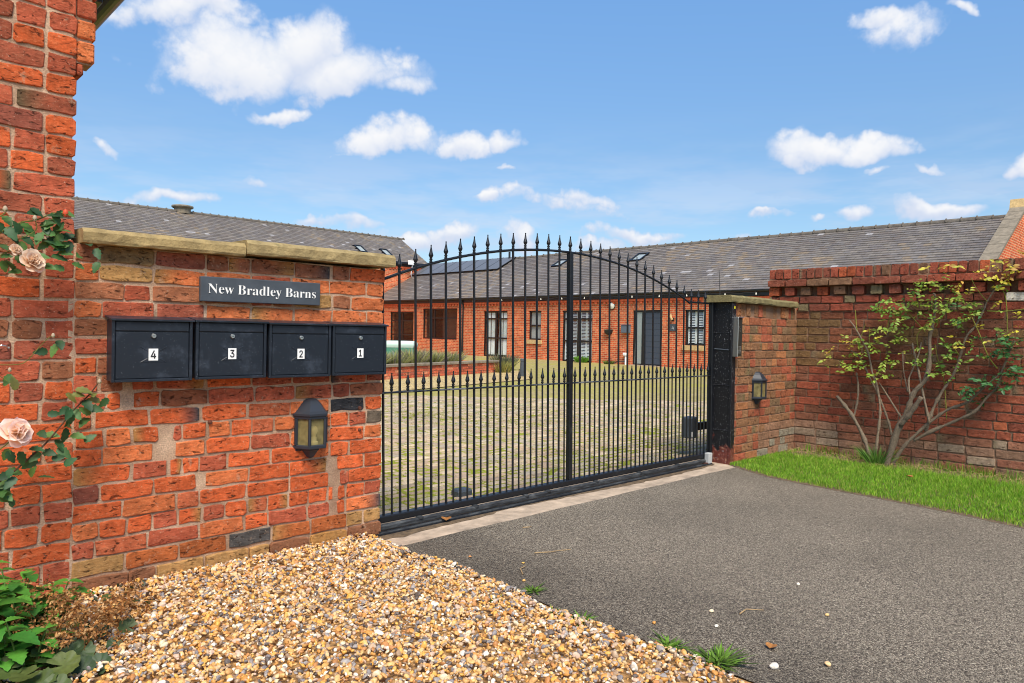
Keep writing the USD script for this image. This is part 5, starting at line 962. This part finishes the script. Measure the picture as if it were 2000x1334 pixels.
for k, w_ in enumerate(('leftmost lavender bush, half hidden behind the letter box numbered 1', 'second lavender bush from the left, in front of the green oil tank', 'third lavender bush from the left, below the right end of the oil tank', 'tallest lavender bush, just right of the oil tank', 'second lavender bush from the right end of the planter', 'rightmost lavender bush in the raised planter')): tag(stage.GetPrimAtPath('/World/lavender'+('' if k == 0 else '_%03d' % k)), label=w_)
tufty('lavender_bush', 'grey green bushy plant just right of the raised planter', 16.2, 17.3, 0, .5, .55, 400, 220, [L(112, 116, 84), L(128, 120, 92), L(96, 100, 70)], w=.01, spread=1.2)
tufty('dry_grass_clump', 'yellow dry grass clump left of the dark bollard', 14.9, 16.0, 0, .45, .4, 260, 221, [L(168, 156, 84), L(140, 140, 70)], w=.008, spread=1.2)
tufty('weed_at_wall', 'bright green weed at the foot of the shuttered french window', 23.4, 20.1, -.01, .4, .28, 220, 222, [L(96, 150, 40), L(120, 160, 60)], w=.02)
tufty('small_weed', 'small dull green weed at the barn wall below the black basket', 23.5, 18.7, -.01, .3, .16, 120, 223, [L(112, 124, 60)], w=.02)
tk = thing('oil_tank', 'green plastic oil tank with pale lid behind the planter', 'tank', (12.75, 18.4, 0))
C, ax = np.array([12.8, 18.4]), np.array([.72, -.69])
def hull_box(hx, hy, z0, z1, top):
    V = [(a*hx*k, b*hy*k, z) for z, k in ((z0, .96), (z0+.06, 1), (z1, 1), (z1+top*.6, .95), (z1+top, .82)) for a, b in ((-1, -.8), (-.9, -1), (.9, -1), (1, -.8), (1, .8), (.9, 1), (-.9, 1), (-1, .8))]
    V = np.array(V); W = np.c_[C[0]+V[:, 0]*ax[0]-V[:, 1]*ax[1], C[1]+V[:, 0]*ax[1]+V[:, 1]*ax[0], V[:, 2]]
    F = [(i*8+k, i*8+(k+1) % 8, (i+1)*8+(k+1) % 8, (i+1)*8+k) for i in range(4) for k in range(8)]; mb = MB().raw(W, F); mb.raw(W[-8:], [(0, k, k+1) for k in range(1, 7)]); return mb
obj('tank_body', hull_box(.50, .35, -.02, .72, .0), 'tank_green', tk, smooth=35); obj('lid', hull_box(.52, .37, .70, .80, .1), 'tank_lid', tk, smooth=35)
bo = thing('bollard', 'short dark grey bollard standing in the courtyard', 'bollard', (14.1, 14.3, 0)); obj('post', MB().lathe((14.1, 14.3, -.02), [(.058, 0), (.058, .42), (.05, .425), (.05, .45)], 14), 'slate_plate', bo, smooth=40); obj('cap', MB().lathe((14.1, 14.3, .431), [(.06, 0), (.06, .06), (.05, .075), (.0001, .08)], 14), 'slate_plate', bo, smooth=40)
gv = poly_sheet([(7.6, 11.9), (13.6, 13.4), (16.6, 16.6), (14.9, 16.08), (8.5, 14.6), (6.6, 14.0)], .006)
obj('gravel_strip', gv, 'far_gravel', kind='structure', label='strip of tan gravel in front of the raised planter', cat='gravel')
# ---------------------------------------------------------------- gravel: single stones
def stone_protos():
    r = np.random.default_rng(2); P = []
    for k in range(12):
        s = trimesh.creation.icosphere(1 if k < 12 else 2, 1.0); V = np.array(s.vertices)
        for _ in range(7): d = r.normal(size=3); d /= np.linalg.norm(d); V -= np.clip(V@d-r.uniform(.55, .9), 0, None)[:, None]*d
        V *= (1+.25*(meshkit.noise(V*1.7+k*9)-.5))[:, None]; V *= np.array([r.uniform(.9, 1.4), r.uniform(.7, 1), r.uniform(.38, .7)])
        P.append((V, np.array(s.faces)))
    return P
GC = [L(216, 164, 92), L(204, 144, 72), L(222, 178, 116), L(228, 206, 168), L(186, 128, 74), L(164, 134, 104), L(218, 182, 132), L(232, 220, 200), L(160, 150, 142), L(138, 130, 128), L(100, 88, 80), L(208, 174, 148), L(224, 168, 80), L(188, 160, 130), L(220, 176, 110), L(210, 158, 96)]
n_ = {"o": ("object_info", {}), "r": ("rgb_ramp", {"ramp": [((i)/len(GC), c) for i, c in enumerate(GC)], "interpolate": False}), "g": ("geometry", {}), "n": ("noise_texture", {"scale": 120.0, "detail": 4.0}), "nr": ("map_range", {"from_min": .3, "from_max": .7, "to_min": .66, "to_max": 1.1}), "c": ("combine_color", {}), "m": ("mix_color", {"blend_type": "multiply", "fac": 1.0, "use_clamp": False}), "p": ("principled_bsdf", {"roughness": .55, "specular_ior_level": .4})}
mat('gravel_stone', n_, [("o.random", "r.fac"), ("g.position", "n.vector"), ("n.fac", "nr.value"), ("nr.result", "c.r"), ("nr.result", "c.g"), ("nr.result", "c.b"), ("r.color", "m.a"), ("c.color", "m.b"), ("m.result", "p.base_color")])
def edge_x(y): return 2.43+.025*math.sin(5*y)+.015*math.sin(13*y+1)-.02*(y > 3.2)
r = np.random.default_rng(17); pos, sc, pi, qs = [], [], [], []
def height(x, y): return .012+.012*max(0, 1-abs(3.68-y)/.5)+.018*pnoise(x*1.6, y*1.6, 3)
y0, y1, xa = -.6, 3.70, -.4
N = 58000
for k in range(N):
    x, y = r.uniform(xa, 2.52), r.uniform(y0, y1)
    near = (x*.6914+y*.7225); px, py, z = project((x, y, 0)) if near > .5 else (0, 0, 0)
    if z < .6 or px < -150 or px > 1900 or py > 1700: continue
    e = edge_x(y)
    if x > e+r.exponential(.012)-.02: continue
    if y > 3.56 and x > 2.36: continue
    if x < .56+.1*r.random() and y > 2.95 and r.random() < .6: continue
    s = r.lognormal(math.log(.0086), .32); s = min(s, .02)
    fade = min(1, max(0, (e-x)/.03)); pos.append((x, y, height(x, y)*fade+r.uniform(-.005, .006))); sc.append(s)
    q = r.normal(size=4); q[1:3] *= .32; q /= np.linalg.norm(q); qs.append(q); pi.append(int(r.integers(12)))
gp_ = UsdGeom.PointInstancer.Define(stage, '/World/gravel'); protos = []
for k, (V, F) in enumerate(stone_protos()):
    path = '/World/gravel/prototypes/stone_%03d' % k
    m = UsdGeom.Mesh.Define(stage, path); m.CreatePointsAttr(Vt.Vec3fArray.FromNumpy(V.astype(np.float32))); m.CreateFaceVertexCountsAttr([3]*len(F)); m.CreateFaceVertexIndicesAttr(F.ravel().tolist()); m.CreateSubdivisionSchemeAttr("none")
    _, _, Nn = meshkit.arrays((V, F), True); m.CreateNormalsAttr(Vt.Vec3fArray.FromNumpy(Nn.astype(np.float32))); m.SetNormalsInterpolation("vertex")
    UsdShade.MaterialBindingAPI.Apply(m.GetPrim()).Bind(MATS['gravel_stone']); protos.append(path)
gp_.CreatePrototypesRel().SetTargets(protos); gp_.CreateProtoIndicesAttr(pi); gp_.CreatePositionsAttr(Vt.Vec3fArray.FromNumpy(np.array(pos, np.float32))); gp_.CreateScalesAttr(Vt.Vec3fArray.FromNumpy(np.repeat(np.array(sc, np.float32)[:, None], 3, 1)))
gp_.CreateOrientationsAttr(Vt.QuathArray([Gf.Quath(float(a), float(b), float(c), float(d)) for a, b, c, d in qs]))
tag(gp_, 'honey coloured loose gravel heaped below the left wall beside the drive', 'gravel', kind='stuff')
SP = stone_protos()
for k, (x, y, s, c) in enumerate([(2.93, 1.70, .016, GC[3]), (3.30, 1.33, .013, GC[2]), (2.80, 1.60, .011, GC[7]), (2.62, 1.25, .02, GC[7]), (2.80, 1.12, .016, GC[6]), (2.62, 1.80, .011, GC[1]), (2.56, 2.55, .011, GC[0]), (2.60, 3.02, .010, GC[4]), (2.75, 2.75, .009, GC[12]), (3.6, 1.6, .010, GC[7])]):
    V, F = SP[k % 12]; obj('loose_pebble', (V*s+np.array([x, y, s*.5]), F), 'pebble', tint=c, smooth=True, cat='pebble', group='pebbles strayed onto the drive', label=('cream pebble alone on the drive, the roundest there', 'tan pebble farthest right on the asphalt', 'tiny cream pebble beside the round cream one', 'largest white pebble at the drive edge, nearest the camera', 'buff pebble on the asphalt right of the big white one', 'small brown pebble just off the gravel, left of the cream one', 'small tan pebble midway along the gravel edge', 'small brown pebble near the far end of the gravel edge', 'tiny ochre pebble on the asphalt beside the curved twig', 'tiny pale pebble alone in the middle of the drive')[k])
for k, (pts, lab) in enumerate([([(2.92, 2.83, .006), (2.99, 2.78, .009), (3.06, 2.77, .006), (3.13, 2.74, .005)], 'tan curved twig on the asphalt near the gravel edge'), ([(3.0, 1.60, .006), (3.06, 1.60, .012), (3.13, 1.55, .005)], 'bent dry twig on the asphalt beside the roundest pebble'), ([(2.62, 2.62, .006), (2.66, 2.68, .01), (2.72, 2.70, .006)], 'short pale straw lying at the gravel edge'), ([(3.24, 3.25, .006), (3.27, 3.22, .01), (3.30, 3.23, .005)], 'small yellow straw on the asphalt near the threshold')]):
    obj('twig', MB().tube(pts, .0032, 5, r1=.0018), 'straw', label=lab, cat='twig')
def curled_leaf(x, y, z, s, a, lab):
    V = []
    for i in range(7):
        t = i/6-.5
        for w in (-1, 0, 1): q = w*.45*math.sqrt(max(0, 1-4*t*t)); V.append((x+s*(t*math.cos(a)-q*math.sin(a)), y+s*(t*math.sin(a)+q*math.cos(a)), z+s*(.12+.5*abs(q)+.25*t*t)))
    obj('fallen_leaf', MB().raw(V, [(i*3+j, i*3+j+1, i*3+j+4, i*3+j+3) for i in range(6) for j in range(2)]), 'dead_leaf', label=lab, cat='leaf')
curled_leaf(2.97, 3.70, 0, .075, .9, 'curled brown leaf lying against the gate track'); curled_leaf(2.78, 1.34, .0, .05, .2, 'small brown leaf on the asphalt near the weeds'); curled_leaf(6.9, 2.1, .05, .06, 1.2, 'orange brown leaf lying on the lawn')
# ---------------------------------------------------------------- grass
def lawn_edge(y):
    ys = [p[1] for p in EDGE][::-1]; xs_ = [p[0] for p in EDGE][::-1]; return np.interp(y, ys, xs_)
gr_ = MB(); r = np.random.default_rng(23)
GB = [L(122, 168, 36), L(104, 156, 30), L(140, 180, 50), L(158, 186, 66), L(96, 146, 34)]
n_b = 0
while n_b < 60000:
    y = 3.56-4.2*r.random()**1.15; x = r.uniform(5.75, 7.9); e = lawn_edge(y)
    if x < e+r.normal(.03, .02) or y > 3.58: continue
    px, py, z = project((x, y, 0))
    if px > 2250 and r.random() < .8: continue
    m = pnoise(x*2.6, y*2.6, 7); d = min(1, max(0, (x-7.2)/.6)); bare = min(.9, max(0, (x-7.3)/.35))*(1 if m > .46 else .35)*(1 if y < 3.5 else .5)
    if r.random() < bare: n_b += 1; continue
    g = np.array(GB[r.integers(5)])*r.uniform(.65, 1.25)
    if r.random() < .06+.25*(d > .4): g = np.array(L(178, 164, 96))*r.uniform(.7, 1.1)
    h = r.uniform(.011, .027)*(1+.5*(r.random() < .1)); zz = .012+.05*np.clip((x-6.6)/1.3, 0, 1)*np.clip((3.2-y)/2, 0, 1)
    blade(gr_, x, y, 0.0, h+zz, r.uniform(.0016, .003), r, g, .8); n_b += 1
for k in range(500):                                            # ragged rim against the asphalt and taller grass at the wall foot
    y = r.uniform(.2, 3.4); blade(gr_, lawn_edge(y)+r.normal(.01, .012), y, 0, r.uniform(.02, .045), .003, r, np.array(GB[3])*r.uniform(.6, 1.1), 1.0)
    y = r.uniform(.5, 3.5); blade(gr_, 7.86-abs(r.normal(0, .05)), y, 0, r.uniform(.05, .13), .003, r, np.array(GB[r.integers(5)])*r.uniform(.5, 1), .7)
obj('grass', gr_, 'blade', tint=gr_.tints(), kind='stuff', label='bright green grass strip between the drive and the right wall', cat='grass')
st = MB(); r = np.random.default_rng(31)
for k in range(230):
    x, y = 7.84-abs(r.normal(0, .16)), r.uniform(1.2, 3.55); a = r.uniform(0, 3.14); l = r.uniform(.03, .11); st.tube([(x, y, .012+r.uniform(0, .02)), (x+l*.5*math.cos(a), y+l*.5*math.sin(a), .02+r.uniform(0, .03)), (x+l*math.cos(a), y+l*math.sin(a), .012+r.uniform(0, .02))], .0018, 3, cap=False)
obj('dry_straw', st, 'straw', kind='stuff', label='dry straw and dead stalks littering the wall foot', cat='straw')
for k, (x, y, rad, h, n, lab) in enumerate([(2.50, 1.42, .09, .035, 130, 'green weed tuft at the gravel edge nearest the camera'), (2.47, 1.62, .06, .025, 70, 'small green weed on the gravel edge beside the loose pebble'), (2.40, 2.03, .05, .02, 60, 'dark green moss tuft midway along the gravel edge'), (2.36, 2.15, .035, .03, 30, 'tiny bright weed rising through the gravel edge'), (2.50, 2.42, .04, .018, 50, 'low moss tuft where gravel meets asphalt'), (2.25, 2.42, .02, .035, 16, 'thin grass sprig in the gravel')]):
    tufty('edge_weed', lab, x, y, .0, rad, h, n, 300+k, [L(92, 128, 36), L(112, 150, 52), L(78, 98, 40)], cat='weed', w=.005, spread=1.6)
tufty('grass_tuft', 'tall grass tuft at the foot of the wall shrub', 7.62, 2.62, 0, .14, .2, 160, 320, [L(96, 140, 52), L(128, 158, 70), L(80, 112, 50)], cat='grass', w=.004, spread=2.2)
# ---------------------------------------------------------------- leaves
def leaf_mesh(base, d, up, l, w, fold=.25, droop=.2, teeth=0, n=4):
    d = np.asarray(d, float); d /= np.linalg.norm(d); s = np.cross(d, up); s /= np.linalg.norm(s)+1e-9; nn = np.cross(s, d)
    V, F = [], []; m = n if not teeth else teeth
    for i in range(m+1):
        t = i/m; wd = w*.5*(math.sin(math.pi*min(1, t**.75))**.8 if 0 < t < 1 else 0.0)
        if teeth and 0 < t < 1: wd *= (1.14 if i % 2 else .86)
        c = np.asarray(base)+d*l*t-nn*droop*l*t*t
        V += [c-s*wd+nn*fold*wd, c, c+s*wd+nn*fold*wd]
    for i in range(m):
        a = i*3; F += [(a, a+1, a+4), (a, a+4, a+3), (a+1, a+2, a+5), (a+1, a+5, a+4)]
    return np.array(V), np.array(F)
def rdir(r, horiz=1.0, z=0.0):
    v = r.normal(size=3)*np.array([horiz, horiz, .6])+np.array([0, 0, z]); return v/np.linalg.norm(v)
# ---------------------------------------------------------------- the old climbing shrub on the right wall
sh = thing('wall_shrub', 'old woody climbing rose with yellowing leaves trained on the right wall', 'shrub', (7.65, 2.6, 0))
def smooth_path(P, n=4):
    P = np.array(P); out = []
    for i in range(len(P)-1):
        p0, p1, p2, p3 = P[max(i-1, 0)], P[i], P[i+1], P[min(i+2, len(P)-1)]
        for k in range(n): t = k/n; out.append(.5*((2*p1)+(-p0+p2)*t+(2*p0-5*p1+4*p2-p3)*t*t+(-p0+3*p1-3*p2+p3)*t**3))
    return np.array(out+[P[-1]])
r = np.random.default_rng(41)
for P, a, b in SH_BR:
    Q = smooth_path(P, 5); k = len(Q); rad = np.linspace(a, b, k)*1.15*(1+.18*r.normal(size=k)); mb = MB().tube(Q, np.abs(rad)*.92, 8); V, F = mb.get()
    obj('branch', (V+r.normal(0, a*.05, V.shape), F), 'bark', sh, tint=np.array(L(128, 112, 92) if a < .02 else L(116, 102, 84))*r.uniform(.85, 1.1), smooth=True)
for P, a in SH_GR: obj('shoot', MB().tube(smooth_path(P, 4), a, 6, r1=a*.6), 'bark', sh, tint=np.array(L(138, 138, 58))*r.uniform(.8, 1.1), smooth=True)
LC = [[L(110, 150, 50), L(132, 164, 58), L(150, 172, 72), L(92, 132, 48)], [L(164, 182, 66), L(140, 168, 58), L(180, 184, 80), L(114, 150, 52), L(150, 170, 64)], [L(206, 198, 58), L(208, 186, 62), L(186, 186, 66), L(190, 150, 66)], [L(52, 104, 46), L(66, 118, 58), L(84, 132, 70), L(46, 88, 42)]]
lv_all = []
for (y, z, sy, sz, n, ty) in SH_LV:
    k = 0; n = int(n*(2.8 if ty < 2 else 2.2))
    while k < n:                                               # sprays of five to seven leaflets on a stalk
        c = np.array([7.78+r.uniform(-.12, .07), y+sy*1.15*r.uniform(-1, 1), z+sz*1.15*r.uniform(-1, 1)]); d = rdir(r, 1, -.1); d[0] = -abs(d[0])*.7; d /= np.linalg.norm(d); sd_ = np.cross(d, [0, 0, 1]); sd_ /= np.linalg.norm(sd_)
        for j in range(int(r.integers(4, 8))):
            q = (j+1)/7*.11; side = (-1, 1)[j % 2]; base = c+d*q-np.array([0, 0, .12*q]); ld = d*.5+side*sd_+r.normal(0, .25, 3); l = r.uniform(.036, .058)
            col = np.array(LC[ty][r.integers(len(LC[ty]))])*r.uniform(.75, 1.15); V, F = leaf_mesh(base, ld, np.array([-.6, 0, .8])+r.normal(0, .35, 3), l, l*.56, n=3); lv_all.append((V, F, col)); k += 1
            if k >= n: break
idx = np.random.default_rng(1).permutation(len(lv_all)); rest = MB()
for k, i in enumerate(idx):
    V, F, c = lv_all[i]
    if k < 300: obj('leaf', (V, F), 'leaf', sh, tint=c, smooth=True)
    else: rest.raw(V, F, c)
if rest.n: obj('foliage', rest, 'leaf', sh, tint=rest.tints(), kind='stuff')
# ---------------------------------------------------------------- climbing rose at the left edge
ro = thing('climbing_rose', 'climbing rose with peach blooms on the house corner', 'rose', (.3, 3.55, 0))
obj('cane', MB().tube(smooth_path([(.25, 3.6, -.02), (.30, 3.58, .5), (.36, 3.56, .9), (.34, 3.58, 1.4), (.42, 3.56, 1.72)], 4), .009, 8, r1=.005), 'bark', ro, tint=L(92, 96, 48), smooth=True)
r = np.random.default_rng(52)
for P, a in RO_ST: obj('stem', MB().tube(smooth_path(P, 4), a, 6, r1=a*.7), 'bark', ro, tint=L(88, 62, 44) if a > .004 else L(110, 112, 52), smooth=True)
RC = [L(58, 96, 44), L(44, 78, 40), L(74, 114, 50), L(88, 124, 58), L(50, 88, 48)]
RO_X = [(.545+.31*r.random(), 3.555, 1.50+.24*r.random()) for _ in range(26)]
for i, p in enumerate(list(RO_LV)+RO_X):
    p = np.array(p); d = rdir(r, .9, -.25); d[1] = -abs(d[1])*.6; l = r.uniform(.05, .072); c = np.array(RC[r.integers(5)])*r.uniform(.8, 1.15)
    if .92 < p[2] < 1.3 and i > 31: c = np.array(L(112, 116, 56))
    V, F = leaf_mesh(p-d/np.linalg.norm(d)*l*.5, d, np.array([.1, -.8, .6])+r.normal(0, .3, 3), l, l*.6, teeth=8); obj('leaf', (V, F), 'leaf', ro, tint=c, smooth=True)
def bloom(p, rad, kind, r):
    p = np.array(p); mb = MB(); ax = np.array([.35, -.85, .3]); ax /= np.linalg.norm(ax); a0 = np.cross(ax, [0, 0, 1]); a0 /= np.linalg.norm(a0); a1 = np.cross(a0, ax)
    if kind in (1, 2):
        c = L(196, 178, 150) if kind == 1 else L(222, 96, 62); mb.lathe(p, [(.0001, -rad), (rad*.5, -rad*.8), (rad*.7, -.1*rad), (rad*.45, rad*.7), (.0001, rad)], 8, tint=c)
        for k in range(5): V, F = leaf_mesh(p-np.array([0, 0, rad*.9]), [math.cos(k*1.257), math.sin(k*1.257), .8], [0, 0, 1], rad*1.6, rad*.5, n=2); mb.raw(V, F, L(96, 110, 52))
        return mb
    rings = [(6, 1.0, .25, .95), (6, .8, .6, .8), (5, .6, 1.0, .7), (4, .4, 1.25, .6)]
    for q, (n, k, tilt, wd) in enumerate(rings):
        for j in range(n):
            a = 6.283*(j+.5*(q % 2))/n+r.normal(0, .15); u = a0*math.cos(a)+a1*math.sin(a); d = u*math.cos(tilt)+ax*math.sin(tilt); l = rad*k*r.uniform(.9, 1.1); s = np.cross(d, ax if tilt < 1 else u); s /= np.linalg.norm(s)+1e-9; nn = np.cross(s, d); V = []
            col0, col1 = (np.array(L(242, 196, 142)), np.array(L(250, 226, 214))) if kind == 3 else (np.array(L(222, 176, 130)), np.array(L(240, 216, 190)))
            T = []
            for i in range(5):
                t = i/4; w = rad*wd*.62*math.sin(math.pi*(.12+.72*t))
                for v in (-1, -.5, 0, .5, 1): V.append(p+ax*rad*.12*q+d*l*t+s*w*v+nn*(l*.28*(t*t-.2)*(1 if kind == 3 else .4)-w*.35*v*v)*(-1)+r.normal(0, rad*.02, 3)); T.append(col0*(1-t)+col1*t)
            mb.raw(V, [(i*5+m, i*5+m+1, i*5+m+6, i*5+m+5) for i in range(4) for m in range(4)], np.array(T))
    return mb
for x, y, z, rad, kind in RO_FL:
    mb = bloom((x, y, z), rad, kind, r); obj('bloom' if kind in (0, 3) else 'bud', mb, 'petal', ro, tint=mb.tints(), smooth=True)
# ---------------------------------------------------------------- plants at the lower left
ne = thing('nettle_clump', 'bright green nettle clump at the foot of the wall, lower left', 'nettles', (.6, 3.4, 0))
r = np.random.default_rng(61)
for k in range(40):
    bx, by = (r.uniform(.36, .74), r.uniform(3.2, 3.52)) if k < 20 else (r.uniform(.34, .60), r.uniform(2.95, 3.35)); h = r.uniform(.17, .36)*(1.0 if bx < .62 else .72) if k < 20 else r.uniform(.16, .34)*(1-.5*max(0, bx-.45)/.15); lean_ = r.normal(0, .03, 2); P = [(bx, by, -.01), (bx+lean_[0]*.5, by+lean_[1]*.5, h*.55), (bx+lean_[0], by+lean_[1], h)]
    obj('stem', MB().tube(P, .0028, 5), 'bark', ne, tint=L(96, 122, 60))
    for lv_ in range(4):
        t = 1-.24*lv_; c = np.array(P[0])*(1-t)+np.array(P[2])*t; a0 = r.uniform(0, 3.14)+lv_*1.57
        for q in (0, 1):
            a = a0+q*math.pi; l = r.uniform(.06, .105)*(.75 if lv_ == 0 else 1.1); V, F = leaf_mesh(c, [math.cos(a), math.sin(a), .15], [0, 0, 1], l, l*.66, droop=.35, teeth=12, fold=.2); obj('leaf', (V, F), 'leaf', ne, tint=np.array([L(70, 134, 44), L(56, 116, 40), L(88, 150, 52)][r.integers(3)])*r.uniform(.8, 1.1), smooth=True)
he = thing('ladys_mantle', 'low round leaved plant with withered brown flower heads, bottom left corner', 'plant', (.62, 3.05, 0))
def round_leaf(c, rad, up, col, r):
    up = np.asarray(up, float); up /= np.linalg.norm(up); a = np.cross(up, [1, 0, 0]); a /= np.linalg.norm(a); b = np.cross(up, a); V = [np.array(c)]; n = 28; ph = r.uniform(0, 6.28)
    for ring, q in ((0, .55), (1, 1.0)):
        for k in range(n):
            t = ph+6.283*(k+.5)/n*.96; lob = 1-.13*abs(math.sin(t*4))+.03*(-1)**k; V.append(np.array(c)+rad*q*(lob if ring else 1)*(a*math.cos(t)+b*math.sin(t))+up*rad*(.16*q*q+.05*math.cos(t*8)*q))
    F = [(0, 1+k, 1+(k+1)) for k in range(n-1)]+[(1+k, 1+n+k, 2+n+k) for k in range(n-1)]+[(1+k, 2+n+k, 2+k) for k in range(n-1)]
    obj('leaf', (np.array(V), np.array(F)), 'leaf', he, tint=col, smooth=True)
r = np.random.default_rng(71)
for x, y, z, rad in [(.60, 2.88, .06, .06), (.50, 3.02, .10, .05), (.52, 2.84, .03, .065), (.68, 2.98, .05, .05), (.45, 2.95, .07, .055), (.56, 2.96, .08, .05), (.66, 2.88, .03, .048), (.49, 2.88, .06, .05), (.60, 2.98, .04, .05), (.72, 2.90, .02, .045), (.64, 2.93, .08, .042), (.56, 2.80, .02, .055), (.60, 3.06, .05, .04), (.70, 3.10, .05, .04), (.78, 3.14, .05, .035), (.53, 3.18, .06, .04), (.62, 3.18, .07, .035), (.72, 3.25, .06, .034), (.88, 3.14, .04, .038), (.45, 3.0, .02, .06), (.40, 3.10, .03, .06), (.98, 3.42, .03, .03), (.9, 3.5, .05, .028), (.80, 3.02, .03, .03)]:
    round_leaf((x, y, z), rad, (r.normal(-.25, .45), r.normal(-.6, .35), 1), np.array([L(86, 104, 48), L(68, 92, 44), L(98, 110, 52), L(54, 78, 42)][r.integers(4)])*r.uniform(.65, 1.0), r)
fl_ = MB(); FC = [L(176, 120, 66), L(196, 146, 88), L(150, 100, 56), L(206, 164, 110), L(130, 94, 54)]
for cx, cy, cz_, s, n in [(.66, 3.10, .21, .07, 60), (.72, 3.08, .17, .07, 60), (.62, 3.02, .17, .07, 60), (.78, 3.10, .12, .07, 55), (.70, 3.0, .12, .07, 55), (.84, 3.12, .13, .06, 50), (.60, 2.95, .13, .06, 50), (.88, 3.26, .12, .06, 40), (.94, 3.3, .08, .06, 40), (.60, 3.32, .20, .07, 60), (.68, 3.30, .17, .07, 60), (.54, 3.22, .16, .07, 60), (.62, 3.22, .13, .08, 70), (.72, 3.22, .11, .07, 60), (.50, 3.12, .12, .07, 60), (.80, 3.22, .08, .07, 55), (.86, 3.20, .06, .06, 45), (.76, 3.12, .06, .06, 45), (.82, 3.02, .04, .05, 35), (.70, 3.06, .07, .06, 40), (.94, 3.46, .06, .06, 40), (1.0, 3.50, .08, .05, 30), (.58, 3.06, .08, .06, 40), (.46, 3.22, .15, .06, 40), (.90, 3.08, .03, .05, 25), (1.06, 3.40, .03, .06, 30), (1.0, 3.3, .03, .06, 30)]:
    root = np.array([cx+r.normal(0, .03), cy+r.normal(0, .03), 0]); fl_.tube([root, (root+np.array([cx, cy, cz_]))/2+r.normal(0, .01, 3), (cx, cy, cz_)], .0016, 4, cap=False, tint=L(120, 92, 56))
    for k in range(int(n*.85)):
        p = np.array([cx, cy, cz_])+r.normal(0, s*.45, 3)*np.array([1, 1, .55]); p[2] = max(p[2], .012)
        for j in range(3): d = rdir(r); V, F = leaf_mesh(p, d, rdir(r), r.uniform(.010, .02), .010, n=2); fl_.raw(V, F, np.array(FC[r.integers(5)])*r.uniform(.75, 1.2))
obj('withered_flowers', fl_, 'petal', he, tint=fl_.tints(), kind='stuff')
dl = MB()
for k in range(420):
    p = np.array([r.uniform(.45, 1.12), r.uniform(2.95, 3.6), r.uniform(.012, .07)])
    if p[0]-.45 > (p[1]-2.7)*.9: continue
    V, F = leaf_mesh(p, rdir(r, 1, .2), rdir(r), r.uniform(.02, .04), .018, n=2); dl.raw(V, F, np.array([L(84, 62, 40), L(70, 84, 44), L(120, 88, 52), L(58, 70, 40)][r.integers(4)])*r.uniform(.6, 1.1))
obj('leaf_litter', dl, 'leaf', tint=dl.tints(), kind='stuff', label='dead leaves and small creeping leaves over the gravel corner', cat='leaf litter')
